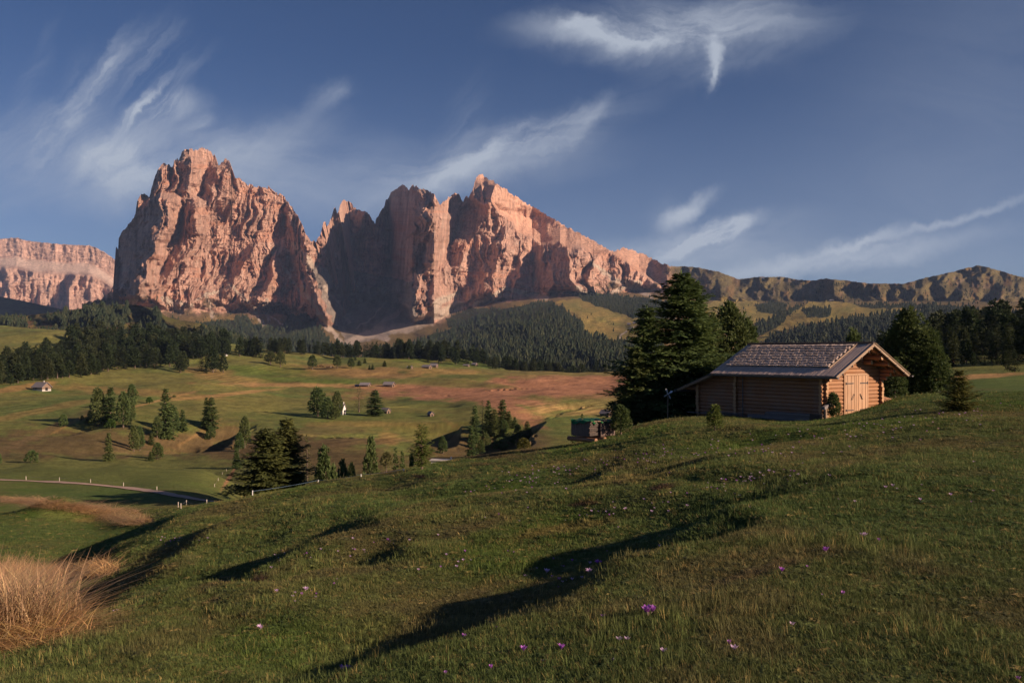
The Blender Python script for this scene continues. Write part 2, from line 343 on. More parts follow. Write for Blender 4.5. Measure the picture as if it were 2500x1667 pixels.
def ground_col(px, py, X, Y):
    n1 = fbm(X / 3.0, Y / 4.5, 3, 4); n2 = fbm(X / 9.0 + 4, Y / 12.0, 6, 4); n3 = fbm(X / 45., Y / 60., 8, 4); n4 = fbm(X / .5, Y / .7, 2, 3)
    far = sstep(Y, 50, 140)
    a = np.clip(.22 + .52 * far + .9 * n2 * (1 - far) + 1.1 * n3 * far + .35 * n1, 0, 1)[..., None]
    c = GREEN * (1 - a) + OLIVE * a
    nearf = (1 - far)
    b = (sstep(n1 + .5 * n4 + .4 * n2, .14, .6) * .55 * nearf)[..., None]; c = c * (1 - b) + BROWN * 1.0 * b
    b = (sstep(-n1 + .5 * n2, .2, .6) * .75 * nearf)[..., None]; c = c * (1 - b) + LUSH * b
    wob = fbm(px / 38, py / 9, 12, 3)
    for bx, by, rx, ry, an, cc, st in BLOBS:
        t = math.radians(an); dx_ = px - bx; dy_ = py - by
        u = (dx_ * math.cos(t) + dy_ * math.sin(t)) / rx; v_ = (-dx_ * math.sin(t) + dy_ * math.cos(t)) / ry
        r = np.sqrt(u * u + v_ * v_) + wob * .5
        m_ = (sstep(r, 1.25, .6) * st)[..., None]; c = c * (1 - m_) + cc * m_
    for sx_, sy_, srx, sry, sa_, sf in ((1400, 990, 170, 16, -6, 5.0), (1480, 1006, 150, 12, -4, 5.5), (545, 925, 70, 16, 8, 4.5), (930, 1070, 170, 16, -2, 6.0), (60, 1000, 120, 14, 0, 5.0), (640, 900, 120, 12, 0, 5.0)):
        rr_ = ((px - sx_) / srx) ** 2 + ((py - sy_) / sry) ** 2; c = c * (1 + (.20 * np.sin((px * .35 + py * 2.2 + 6 * fbm(px / 50, py / 20, 3, 2)) / sf * 2.2) * sstep(rr_, 1, .4))[..., None])
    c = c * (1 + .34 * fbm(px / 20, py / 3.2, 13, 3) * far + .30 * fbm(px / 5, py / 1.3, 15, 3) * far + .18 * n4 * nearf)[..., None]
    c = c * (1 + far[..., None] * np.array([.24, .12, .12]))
    return np.clip(c, .01, .6)

# grid columns: dense inside the frame, sparse outside
_in = np.linspace(-60, 2560, 720); _lo = -60 - np.geomspace(6, 9000, 34)[::-1]; _hi = 2560 + np.geomspace(6, 9000, 34)
GX = np.concatenate([_lo, _in, _hi])
def sheet(name, Ys):
    PX, YY = np.meshgrid(GX, Ys); Z = ter_z(PX, YY); XX = (PX - CX) / F * YY
    PY = HY - F * Z / YY
    c = ground_col(PX, PY, XX, YY)
    return grid_mesh(name, XX, YY, Z, c)
Yn = np.exp(np.linspace(math.log(1.9), math.log(62), 430)); Yf = np.exp(np.linspace(math.log(62), math.log(1300), 470))
m_ground, N = new_mat('grass_ground')
ca = N.n('ShaderNodeVertexColor', _layer_name='col').outputs[0]
g_ = N.n('ShaderNodeNewGeometry').outputs['Position']
fine = N.noise(g_, 3.0, 8, .65); big = N.noise(g_, .25, 8, .68)
cc = N.mix(1.0, ca, N.mix(fine, (.45, .45, .42), (1.55, 1.5, 1.45)), 'MULTIPLY')
cc = N.mix(1.0, cc, N.mix(big, (.6, .64, .68), (1.42, 1.36, 1.28)), 'MULTIPLY')
finish(N, cc, .95, N.noise(g_, 2.2, 10, .7), .9, .25, .1)
meadow = structure('meadow', sheet('meadow', Yn), m_ground)
valley = structure('valley', sheet('valley', Yf), m_ground)
# the ground behind and beside the camera
bx_ = np.linspace(-90, 90, 60); by_ = np.linspace(-90, 1.9, 40); BX, BY = np.meshgrid(bx_, by_)
row = ter_z(CX + F * bx_ / 1.9, np.full(60, 1.9))
row = np.where(np.abs(bx_) > 6, -1.75 + .10 * np.clip(bx_, -90, 90) * 1.0, row)
BZ = np.repeat(row[None], 40, 0) + .02 * (1.9 - BY) * 0
cB = ground_col(np.full(BX.shape, 3300.), np.full(BX.shape, 3000.), BX, BY)
structure('meadow_behind', grid_mesh('meadow_behind', BX, BY, BZ - .01, cB), m_ground)
# earth below the meadow
# ================================================================== mountains
def cv(pts, s, ox, oy): return [(ox + x * s, oy + y * s) for x, y in pts]
A3 = (.3614, 0, 340); A4 = (.4252, 700, 400); A5 = (.4252, 1500, 600)
SIL = cv([(560, 1110), (690, 1075), (745, 1030), (765, 980), (795, 900), (785, 700), (800, 670), (840, 610), (915, 510), (925, 420), (945, 385), (970, 368), (1000, 380), (1012, 390), (1022, 340), (1045, 260), (1065, 210), (1085, 180), (1110, 166),
   (1145, 168), (1155, 185), (1165, 188), (1180, 140), (1195, 128), (1207, 150), (1216, 120), (1228, 92), (1250, 75), (1285, 60), (1305, 72), (1325, 70), (1350, 58), (1380, 64), (1410, 78), (1425, 90), (1432, 125), (1440, 120), (1447, 98), (1458, 130), (1470, 182),
   (1485, 172), (1505, 150), (1530, 138), (1552, 150), (1562, 180), (1566, 245), (1590, 268), (1603, 270), (1613, 250), (1625, 262), (1638, 288), (1655, 292), (1675, 310), (1700, 306), (1730, 318), (1760, 322), (1790, 328), (1806, 335), (1814, 312), (1826, 340),
   (1850, 350), (1870, 362), (1880, 388), (1885, 375), (1903, 362), (1918, 385), (1935, 412), (1955, 440), (1975, 455), (1990, 485), (2015, 520), (2035, 560), (2050, 600), (2065, 640), (2085, 665), (2110, 690), (2140, 690)], *A3)
SIL += cv([(160, 440), (178, 432), (190, 415), (200, 380), (213, 332), (222, 330), (230, 360), (242, 345), (255, 320), (262, 290), (272, 250), (280, 248), (288, 285), (300, 270), (308, 235), (320, 214), (350, 212), (375, 232), (385, 245), (400, 262), (413, 254), (428, 272), (440, 275), (455, 274), (478, 300),
   (490, 320), (507, 345), (512, 322), (530, 290), (552, 258), (562, 238), (570, 205), (585, 195), (600, 165), (622, 142), (645, 134), (668, 126), (690, 138), (702, 158), (712, 140), (728, 124), (748, 130), (765, 142), (800, 150), (828, 166), (850, 178), (857, 200), (872, 218), (880, 240),
   (890, 222), (915, 205), (938, 186), (955, 172), (975, 172), (990, 180), (1005, 200), (1012, 222), (1020, 200), (1035, 192), (1050, 188), (1060, 160), (1068, 145), (1078, 105), (1090, 78), (1108, 62), (1130, 66), (1165, 88), (1230, 130), (1300, 178), (1400, 240),
   (1500, 300), (1600, 358), (1700, 410), (1760, 440), (1810, 470), (1850, 490), (1880, 500), (1905, 492), (1940, 485), (1975, 490), (2050, 520), (2150, 570), (2220, 590)], *A4)
SIL += cv([(400, 118), (480, 125), (600, 150), (690, 184), (720, 194), (735, 189), (800, 181), (870, 178), (960, 178), (1050, 195), (1140, 200), (1210, 188), (1330, 200), (1450, 215), (1560, 217), (1660, 218), (1720, 203), (1780, 185), (1850, 170), (1920, 155),
   (1945, 150), (2010, 130), (2060, 120), (2085, 112), (2110, 118), (2150, 126), (2230, 148), (2300, 170), (2352, 180), (2500, 200), (2800, 170), (3400, 230)], *A5)
SIL = np.array(SIL); SIL = SIL[np.argsort(SIL[:, 0], kind='stable')]
# base line of the rock, and depth control points (px, py, distance)
BASE = np.array([(190, 745), (270, 748), (330, 748), (450, 768), (520, 760), (620, 765), (700, 765), (752, 780), (800, 800), (828, 790), (850, 742), (870, 738), (950, 738), (1005, 788), (1060, 790), (1100, 765), (1200, 738), (1300, 722), (1450, 722), (1560, 712), (1640, 715), (1760, 735), (2000, 735), (2300, 735), (3000, 740)])
DP = []
for px, pts in {
  200: [(900, 2400), (840, 2900), (780, 3400), (745, 3800)], 330: [(900, 2350), (850, 2800), (800, 3300), (750, 3750)], 450: [(900, 2350), (850, 2900), (800, 3500), (768, 3950)], 620: [(900, 2350), (850, 3000), (800, 3700), (765, 4300)],
  700: [(900, 2350), (850, 3000), (800, 3800), (765, 4500)], 755: [(900, 2300), (850, 2900), (810, 3600), (780, 4300)],
  800: [(900, 2300), (850, 2950), (825, 3400), (800, 4000)], 835: [(900, 2250), (850, 2900), (830, 3500), (800, 4800), (760, 5900)], 880: [(900, 2100), (860, 2700), (830, 3500), (790, 4700), (742, 6100)], 950: [(900, 1900), (860, 2500), (835, 3300), (790, 4600), (742, 6100)],
  1100: [(900, 1600), (850, 2400), (800, 3700), (765, 5000)], 1300: [(900, 1500), (850, 2000), (800, 2600), (750, 3800), (724, 5000)], 1450: [(900, 1450), (860, 1800), (820, 2500), (780, 3100), (740, 3900), (720, 4900)],
  1620: [(900, 1500), (850, 2000), (800, 2700), (750, 3700), (715, 4900)], 1800: [(900, 1700), (850, 2200), (800, 2700), (760, 3500), (735, 4500)],
  2000: [(900, 1500), (850, 1900), (800, 2400), (760, 3200), (735, 4300)], 2250: [(900, 1300), (850, 1700), (800, 2100), (760, 2800), (735, 4100)],
  2600: [(900, 1200), (850, 1500), (800, 1900), (760, 2600), (740, 4000)], 3300: [(900, 1200), (850, 1500), (800, 1900), (760, 2600), (740, 4000)]}.items():
    for py, Y in pts: DP.append((px, py, Y))
DP = np.array(DP, float)
_dt = TPS(np.stack([DP[:, 0] / 260, DP[:, 1] / 90], 1), np.log(DP[:, 2]), 2e-3)
# spur crests: polyline (px, py, strength), amp metres, width left (dark flank), width right (lit flank)
SP = []
def spur(pts, tr, amp, wl, wr): SP.append((cv(pts, *tr), amp, wl, wr))
spur([(1150, 400), (1120, 560), (1060, 700), (1000, 830), (950, 1000)], A3, 300, 95, 34)
spur([(965, 380), (940, 520), (900, 700)], A3, 90, 30, 30)
spur([(990, 680), (930, 820)], A3, 90, 16, 14)
spur([(1340, 380), (1325, 620)], A3, 240, 55, 60)
spur([(1325, 620), (1270, 770), (1170, 880), (1050, 1050)], A3, 160, 45, 30)
spur([(1262, 765), (1250, 860), (1130, 960)], A3, 90, 20, 24)
spur([(1310, 60), (1290, 130), (1275, 330)], A3, 170, 42, 45)
spur([(1250, 320), (1230, 440)], A3, 90, 22, 22)
spur([(1500, 150), (1455, 260), (1425, 440)], A3, 220, 30, 110)
spur([(1075, 190), (1060, 340)], A3, 120, 40, 30)
spur([(1190, 140), (1170, 300), (1120, 390)], A3, 90, 18, 12)
spur([(1815, 320), (1800, 400), (1720, 560)], A3, 120, 45, 60)
spur([(1900, 370), (1960, 520), (2000, 720)], A3, 100, 20, 60)
spur([(1740, 700), (1590, 930), (1560, 990)], A3, 130, 26, 60)
spur([(1870, 820), (1770, 1050)], A3, 120, 22, 80)
spur([(1330, 900), (1180, 1030)], A3, 80, 24, 30)
spur([(1480, 560), (1340, 760), (1240, 960)], A3, 80, 22, 34)
spur([(215, 335), (190, 500)], A4, 130, 30, 20)
spur([(320, 215), (300, 330)], A4, 110, 18, 26)
spur([(455, 275), (375, 430)], A4, 150, 34, 26)
spur([(470, 290), (540, 430), (560, 470)], A4, 60, 60, 14)
spur([(552, 450), (505, 600), (480, 700)], A4, 170, 70, 22)
spur([(655, 130), (668, 320)], A4, 130, 40, 10)
spur([(740, 130), (800, 300)], A4, 90, 16, 22)
spur([(938, 275), (880, 440), (800, 600), (740, 730), (730, 900)], A4, 360, 100, 32)
spur([(1000, 440), (960, 600), (900, 760)], A4, 120, 40, 30)
spur([(700, 330), (640, 520), (600, 700)], A4, 130, 40, 40)
spur([(2040, 640), (2060, 800), (2090, 930), (2150, 1080), (2250, 1230)], A3, 150, 40, 26)
spur([(2000, 560), (1900, 800), (1750, 1100)], A3, 90, 24, 60)
spur([(975, 490), (930, 620)], A4, 80, 20, 12)
spur([(1275, 440), (1200, 600), (1185, 740)], A4, 200, 70, 40)
spur([(1460, 480), (1480, 560)], A4, 100, 18, 40)
spur([(1080, 100), (1115, 200)], A4, 260, 55, 800)
spur([(1290, 350), (1240, 440)], A4, 80, 20, 16)
spur([(1680, 490), (1640, 620), (1650, 720)], A4, 230, 80, 40)
spur([(1770, 520), (1740, 660)], A4, 90, 16, 26)
spur([(1950, 490), (1990, 640)], A4, 90, 30, 60)
spur([(2000, 520), (2100, 640), (2150, 720)], A4, 80, 14, 30)
EDGE = cv([(1105, 60), (1120, 130), (1135, 230), (1175, 215), (1215, 280), (1300, 340), (1330, 400), (1420, 430), (1460, 470), (1570, 450), (1600, 475), (1690, 480), (1760, 515), (1850, 505), (1950, 560), (2060, 650), (2160, 720)], *A4)
def mount_depth(px, py):
    base = np.interp(px, BASE[:, 0], BASE[:, 1])
    v_ = base - py                                    # >0 on the rock
    Yb = np.exp(_dt(px / 260, np.maximum(py, base) / 90))
    up = np.maximum(v_, 0)
    v_ = v_ + fbm(px / 34, py / 40, 28, 3) * 22
    up = np.maximum(v_, 0); grassy = sstep(px, 1590, 1680)
    Y = Yb + up * (1.5 * (1 - grassy) + 9.0 * grassy) + np.minimum(up, 110) * 2.6 * (1 - grassy)
    # the big slab leaning back to the right
    ex = np.interp(px, [e[0] for e in EDGE], [e[1] for e in EDGE]); slab = sstep(ex - py, -3, 8) * sstep(px, 1158, 1172) * sstep(px, 1640, 1580)
    Y = Y + slab * (np.clip(ex - py, 0, 200) * 2.0 + np.minimum(np.clip(px - 1160, 0, 600) * .9, np.clip(ex - py, 0, 200) * 5))
    # the arete closing the left massif: right of it the ground falls back into the gully
    ar = np.interp(py, [590, 650, 760, 835, 900], [742, 748, 795, 842, 860]) + fbm(px / 20, py / 22, 27, 3) * 12
    Y = Y + 900 * sstep(px - ar, 0, 60) * sstep(-px, -860, -800) * sstep(-py, -815, -770)
    # spurs
    wx = px + fbm(px / 40, py / 40, 20, 3) * 15 + fbm(px / 12, py / 14, 24, 2) * 3.5
    wy = py + fbm(px / 50, py / 30, 22, 3) * 14
    R = np.zeros_like(px)
    for ln, amp, wl, wr in SP:
        ys = np.array([p[1] for p in ln]); xs = np.array([p[0] for p in ln])
        lx = np.interp(wy, ys, xs); d = wx - lx
        fall = np.where(d < 0, np.clip(1 + d / wl, 0, 1) ** 1.2, np.clip(1 - d / wr, 0, 1))
        vert = sstep(wy, ys[0] - 14, ys[0] + 14) * sstep(-wy, -ys[-1] - 45, -ys[-1] + 10)
        if wr < 300: amp = amp * (1 - .85 * slab)
        R = np.maximum(R, fall * amp * vert) + .12 * np.minimum(R, fall * amp * vert)
    sxx = np.where(wx > 935, wx + .55 * (wy - 560) * sstep(wx, 935, 1010) * sstep(-wx, -1300, -1180), wx)
    rmp = np.interp(sxx, [262, 300, 378, 700, 868, 880, 905, 930, 950, 1015, 1040, 1068, 1105, 1168, 1260], [420, 250, 0, 0, 0, 90, 0, 60, 360, -280, -230, 60, 210, -220, 0]) * sstep(-py, -745, -640)
    rock = sstep(v_, -4, 26) * (1 - grassy)
    rn = (1 - .82 * slab)
    nx, ny = wx, wy
    qx = nx + fbm(px / 70, py / 60, 31, 3) * 17 + np.where(px < 760, (py - 600) * .12 * np.sin(px / 38.), 0); sk = sstep(-px, -760, -700)
    rel = 130 * ridged(qx / 58 + ny / 260 * (1 + sk), ny / 230, 1, 2) + 70 * ridged(qx / 25 + ny / 120 * sk - ny / 260 * (1 - sk), ny / 110, 5, 2) + 34 * ridged(qx / 9 + ny / 60 * sk, ny / 55, 8, 3) + 15 * ridged(nx / 4.4, ny / 15, 10, 2)
    rel = rel + 14 * fbm(px / 14, py / 4.5, 14, 3)
    mid = sstep(px, 720, 790) * sstep(-px, -1120, -1040)
    rel = rel * (1 + .6 * mid) + mid * (200 * ridged(qx / 95 + .3 + ny / 700, ny / 300, 7, 3) + 120 * fbm(qx / 60, ny / 120, 13, 4))
    # diagonal ledges low on the face
    low = sstep(py, 560, 650) * (1 - sstep(px, 760, 800))
    rel = rel + low * (45 * ridged((px + py * .9) / 34, (px - py * .6) / 90, 3, 3) + 18 * ridged((px + py * .8) / 12, (px - py) / 30, 6, 2))
    Y = Y - rock * (R * 1.3 + rel * rn - rmp)
    # Alpine grass ridges on the right: gullies running down
    gm = grassy * sstep(v_, -75, 25)
    gly = ridged((px + py * .55 + fbm(px / 60, py / 60, 2, 3) * 30) / 90, py / 260, 9, 2)
    gly2 = ridged((px - py * .5 + fbm(px / 30, py / 30, 3, 2) * 12) / 34, py / 110, 4, 2)
    Y = Y - gm * (170 * gly + 40 * gly2 + 12 * fbm(px / 12, py / 8, 6, 3))
    # rolling relief on the lower slopes
    lowm = sstep(-v_, -10, 30)
    Y = Y * (1 + lowm * (.035 * fbm(px / 60, py / 25, 16, 3)))
    return Y
C_ROCK = np.array([.45, .295, .235]); C_ROCK2 = np.array([.41, .25, .185]); C_PALE = np.array([.51, .38, .31]); C_ORNG = np.array([.48, .245, .16]); C_TURF = np.array([.105, .078, .042]); C_PAST = np.array([.29, .205, .065]); C_PASTG = np.array([.145, .145, .042])
C_WOOD = np.array([.035, .042, .018]); C_SCREE = np.array([.46, .38, .31]); C_SHRUB = np.array([.07, .07, .03])
def R5(p): return cv(p, *A5)
FOR = {  # woods on the far slopes, photo-pixel outlines
 'f1': [(440, 815), (470, 788), (560, 782), (600, 768), (625, 795), (690, 803), (700, 775), (750, 762), (785, 805), (805, 835), (870, 855), (870, 885), (440, 885)],
 'f2': [(890, 862), (1000, 838), (1080, 812), (1150, 780), (1250, 762), (1290, 740), (1345, 736), (1380, 755), (1430, 795), (1425, 820), (1500, 838), (1560, 832), (1620, 820), (1620, 905), (880, 895)],
 'f3': [(1375, 712), (1440, 712), (1570, 728), (1640, 740), (1640, 775), (1590, 785), (1530, 772), (1435, 738)],
 'f4': R5([(790, 470), (880, 430), (960, 385), (1060, 345), (1110, 330), (1000, 400), (960, 450), (880, 500), (800, 530)]),
 'f5': R5([(1080, 362), (1240, 355), (1230, 412), (1100, 412)]),
 'f6': R5([(870, 560), (900, 520), (1050, 475), (1250, 435), (1400, 402), (1650, 388), (1750, 375), (1830, 342), (2000, 345), (2120, 390), (2352, 380), (2700, 380), (2700, 600), (870, 600)]),
 'f7': R5([(1350, 338), (1500, 340), (1750, 332), (1830, 340), (1790, 366), (1600, 362), (1450, 358)]),
 'f8': R5([(800, 350), (900, 315), (990, 335), (980, 380), (900, 388), (810, 375)]),
 'f9': [(1085, 778), (1150, 752), (1240, 752), (1290, 745), (1290, 768), (1180, 785), (1090, 800)],
 'f10': [(230, 900), (230, 790), (330, 760), (440, 780), (440, 900)],
}
PAST = [[(1075, 812), (1160, 788), (1240, 771), (1258, 776), (1190, 800), (1115, 816)], [(1360, 737), (1430, 729), (1500, 752), (1580, 780), (1580, 832), (1500, 838), (1425, 822), (1432, 795), (1395, 757)],
        R5([(805, 560), (820, 540), (960, 440), (1050, 360), (1110, 325), (1240, 318), (1330, 328), (1450, 360), (1800, 368), (1780, 374), (1500, 402), (1250, 440), (1100, 440), (1050, 470), (900, 522), (860, 562)]),
        R5([(470, 360), (620, 300), (820, 320), (960, 400), (880, 430), (780, 450), (560, 420)])]
SCREE = [([(400, 728), (440, 762)], 9), ([(505, 722), (522, 775)], 7), ([(650, 730), (655, 782)], 6), ([(330, 735), (300, 745)], 8), ([(1560, 690), (1500, 712)], 8), ([(1400, 700), (1440, 722)], 7), ([(860, 830), (910, 812), (960, 770), (990, 745)], 10), ([(790, 700), (830, 740), (850, 790)], 5), ([(940, 740), (900, 780), (870, 800)], 4), ([(560, 690), (610, 740), (640, 790), (682, 824)], 5), ([(740, 700), (775, 760), (805, 805), (835, 835)], 7), ([(650, 765), (690, 790)], 3), ([(930, 805), (1000, 800), (1120, 745)], 16), ([(850, 835), (900, 815), (940, 825)], 13), ([(1050, 790), (1075, 735), (1110, 720)], 12), ([(1160, 745), (1230, 705), (1330, 725)], 9), ([(1440, 640), (1500, 680), (1590, 725)], 9), ([(690, 650), (740, 720)], 7), ([(720, 600), (760, 650)], 12), ([(480, 730), (560, 700)], 5), ([(470, 745), (400, 735)], 7)]
def mount_col(px, py):
    base = np.interp(px, BASE[:, 0], BASE[:, 1]); v_ = base - py; grassy = sstep(px + fbm(px / 40, py / 20, 3, 3) * 60, 1560, 1680)
    n = fbm(px / 30, py / 60, 3, 4)[..., None] * .5 + .5; n2 = fbm(px / 10, py / 22, 7, 4); n3 = fbm(px / 60, py / 14, 9, 3)
    c = C_ROCK * (1 - n) + C_ROCK2 * n
    c = c * (1 + .38 * fbm(px / 4.5 + .02 * py, py / 60, 17, 3) + .12 * fbm(px / 90, py / 3.2, 18, 2))[..., None]
    m_ = sstep(n2, .15, .6)[..., None] * .5; c = c * (1 - m_) + C_PALE * m_
    m_ = sstep(n3 + .2 * n2, .1, .5)[..., None] * .55; c = c * (1 - m_) + C_ORNG * m_
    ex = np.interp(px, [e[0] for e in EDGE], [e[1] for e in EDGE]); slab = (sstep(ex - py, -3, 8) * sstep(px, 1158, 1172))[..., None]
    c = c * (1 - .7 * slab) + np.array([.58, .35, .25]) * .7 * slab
    turf = (sstep(v_ + fbm(px / 18, py / 12, 5, 4) * 60, 22, -8) * .9)[..., None]; c = c * (1 - turf) + C_TURF * turf
    tg = np.clip(grassy * 1.0, 0, 1)[..., None]; tc = np.array([.118, .098, .045]) * (1 + .5 * fbm(px / 40, py / 20, 11, 4))[..., None] + np.array([.03, .0, .0]) * sstep(fbm(px / 22, py / 30, 2, 3), .1, .5)[..., None]
    c = c * (1 - tg) + tc * tg
    rk = (grassy * sstep(fbm(px / 9, py / 14, 12, 3), .28, .6) * .45)[..., None]; c = c * (1 - rk) + np.array([.2, .15, .12]) * rk
    lo = (sstep(-v_, -5, 20))[..., None]; c = c * (1 - lo) + (C_PAST * (1 - n) + C_TURF * n) * lo
    wob_x = px + fbm(px / 14, py / 14, 8, 3) * 9; wob_y = py + fbm(px / 14, py / 14, 9, 3) * 5
    gm = fbm(px / 35, py / 12, 10, 3)[..., None] * .5 + .5
    for pl in PAST:
        m2 = inpoly(wob_x, wob_y, pl)[..., None]; c = np.where(m2, C_PAST * gm * 1.25 + C_PASTG * (1 - gm) * 1.2, c)
    m2 = inpoly(wob_x, wob_y, [(752, 640), (1010, 690), (1020, 800), (960, 815), (880, 838), (845, 838), (800, 760)])[..., None]
    c = np.where(m2, np.array([.235, .20, .17]) * (.7 + .6 * gm) * (1 + .5 * n2[..., None]), c)
    for ln, wd in SCREE:
        d, _, _ = segdist(wob_x, wob_y, ln); m2 = (sstep(d, wd, wd * .35) * (.55 + .45 * np.clip(1 + n2, 0, 1)))[..., None]; c = c * (1 - m2) + C_SCREE * m2
    for k in FOR:
        m2 = inpoly(wob_x, wob_y, FOR[k])[..., None]
        c = np.where(m2, C_WOOD * (.8 + .5 * gm), c)
    d, _, _ = segdist(px, py, [(1512, 830), (1515, 818), (1525, 812), (1540, 800), (1560, 795)]); m2 = sstep(d, 2.2, 1)[..., None]; c = c * (1 - m2) + C_SCREE * m2
    return np.clip(c, .01, .7)
def relief_sheet(name, x0, x1, nx, nv, sil, dfun, cfun, bottom=905, back=420., vpow=1.0, jag=0.0, sm_=True):
    xs = np.linspace(x0, x1, nx); top = np.interp(xs, sil[:, 0], sil[:, 1])
    if jag is not None: top = top + jag * (vn(xs / 2.3, xs * 0, 3) - .5) + jag * 1.3 * (vn(xs / 5.5, xs * 0, 6) - .5)
    v_ = np.linspace(0, 1, nv)[:, None]
    PX = np.repeat(xs[None], nv, 0); PY = bottom + (top[None] - bottom) * v_ ** vpow
    YY = dfun(PX, PY); XX = (PX - CX) / F * YY; ZZ = (HY - PY) / F * YY
    c = cfun(PX, PY)
    # the far side: falls away behind the skyline
    bx, by, bz, bc = [], [], [], []
    for k, (dy_, dz_) in enumerate(((back * .06, back * .03), (back * .4, back * .3), (back, back * .9), (back * 2, back * 1.6))):
        bx.append(XX[-1] * (1 + 0 * dy_)); by.append(YY[-1] + dy_); bz.append(ZZ[-1] - dz_); bc.append(c[-1])
    XX = np.vstack([XX] + [b[None] for b in bx]); YY = np.vstack([YY] + [b[None] for b in by]); ZZ = np.vstack([ZZ] + [b[None] for b in bz]); c = np.concatenate([c] + [b[None] for b in bc])
    return grid_mesh(name, XX, YY, ZZ, c, smooth=sm_), (xs, top)
m_rock, N = new_mat('rock_and_turf')
ca = N.n('ShaderNodeVertexColor', _layer_name='col').outputs[0]
g_ = N.n('ShaderNodeNewGeometry').outputs['Position']
mp = N.n('ShaderNodeMapping'); N.set(mp, 0, g_); mp.inputs['Scale'].default_value = (1, 1, .45)
fine = N.noise(mp.outputs[0], .035, 8, .68)
cc = N.mix(1.0, ca, N.mix(fine, (.62, .62, .64), (1.38, 1.36, 1.32)), 'MULTIPLY')
mp2 = N.n('ShaderNodeMapping'); N.set(mp2, 0, g_); mp2.inputs['Scale'].default_value = (1, 1, .16)
cr = N.noise(mp2.outputs[0], .055, 7, .75); cc = N.mix(1.0, cc, N.mix(N.sm(cr, .36, .56), (.64, .63, .66), (1.26, 1.24, 1.22)), 'MULTIPLY')
finish(N, cc, .95, N.m('ADD', N.noise(mp.outputs[0], .03, 9, .72), N.m('MULTIPLY', cr, .8)), .9, 24, .1)
JA = 4.0
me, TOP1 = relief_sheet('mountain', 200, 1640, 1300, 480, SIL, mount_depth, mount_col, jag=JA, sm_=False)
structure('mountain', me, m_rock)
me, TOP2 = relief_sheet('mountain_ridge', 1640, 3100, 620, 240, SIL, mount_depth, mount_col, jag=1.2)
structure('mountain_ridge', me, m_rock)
# far left: the flat-topped plateau mountain behind
SEL = np.array(cv([(-1400, 700), (-600, 720), (-200, 690), (0, 675), (60, 668), (110, 664), (160, 680), (230, 690), (310, 700), (400, 708), (520, 715), (600, 717), (640, 728), (700, 760), (760, 800), (790, 830), (800, 860), (860, 900), (1200, 960)], *A3))
def sel_depth(px, py):
    top = np.interp(px, SEL[:, 0], SEL[:, 1]); h = py - top
    wx = px + fbm(px / 25, py / 25, 3, 3) * 7
    Y = 9000 - np.where(h < 52, h * 1.2, 62 + (h - 52) * 0) - np.clip(h - 44, 0, 22) * 16 - np.clip(h - 66, 0, 200) * 2.5
    cl_ = sstep(h, 62, 76); upc = 1 - sstep(h, 44, 52)
    rel = upc * (60 * ridged(wx / 40, py / 200, 2, 3) + 25 * ridged(wx / 11, py / 60, 5, 2)) + cl_ * (300 * ridged((wx + fbm(px / 50, py / 60, 12, 2) * 26) / 55 + 3.3, py / 200, 11, 2) + 120 * ridged(wx / 18, py / 110, 6, 3) + 40 * ridged(wx / 7, py / 30, 7, 2))
    return Y - rel - 10 * fbm(px / 8, py / 2.5, 4, 2)
def sel_col(px, py):
    top = np.interp(px, SEL[:, 0], SEL[:, 1]); h = py - top + fbm(px / 20, py / 20, 4, 3) * 6
    st = (vn(px / 200, (py - top) / 3.4, 5))[..., None]
    c = np.array([.42, .28, .225]) * (.85 + .3 * st); led = (sstep(h, 42, 52) * (1 - sstep(h, 62, 74)))[..., None]; c = c * (1 - led) + np.array([.54, .41, .34]) * led
    return c * (1 + .25 * fbm(px / 10, py / 18, 8, 4))[..., None]
me, _ = relief_sheet('plateau_mountain', -500, 330, 330, 150, SEL, sel_depth, sel_col, bottom=800, jag=1.5, back=900)
structure('plateau_mountain', me, m_rock)
# dark hill between, and the wooded knolls in front of the big massif
H1 = np.array([(-700, 700), (-200, 712), (0, 724), (60, 735), (150, 755), (200, 757), (250, 742), (300, 733), (360, 735), (430, 760), (520, 790)])
def h1_d(px, py):
    t = np.interp(px, H1[:, 0], H1[:, 1]); return 5200 - (py - t) * 14 + 120 * fbm(px / 60, py / 30, 3, 3) - (px - 100) * 1.5
def h1_c(px, py): return np.broadcast_to(np.array([.085, .075, .035]), px.shape + (3,)) * (1 + .4 * fbm(px / 20, py / 8, 4, 3))[..., None]
me, _ = relief_sheet('hill', -600, 330, 160, 40, H1, h1_d, h1_c, bottom=800, jag=.6, back=300)
structure('hill', me, m_rock)
KN = np.array([(-900, 800), (-300, 785), (0, 773), (60, 770), (120, 764), (200, 753), (240, 746), (320, 742), (370, 752), (405, 772), (440, 782), (475, 786), (500, 792), (540, 806), (575, 812), (620, 835), (680, 855), (760, 880)])
KNF = [[(175, 800), (190, 765), (240, 748), (315, 748), (318, 768), (300, 800)], [(115, 790), (120, 770), (180, 765), (175, 800)], [(-300, 800), (-300, 788), (60, 776), (70, 800)], [(335, 805), (345, 778), (375, 765), (400, 782), (395, 810)], [(500, 800), (560, 815), (640, 850), (560, 850), (480, 812)], [(-300, 800), (700, 840), (700, 900), (-300, 900)]]
def kn_d(px, py):
    t = np.interp(px, KN[:, 0], KN[:, 1]); return 2250 - (py - t) * 8 - 260 * ridged((px - py) / 90, py / 60, 4, 2) + 60 * fbm(px / 25, py / 12, 3, 3) - sstep(px, 330, 420) * 250
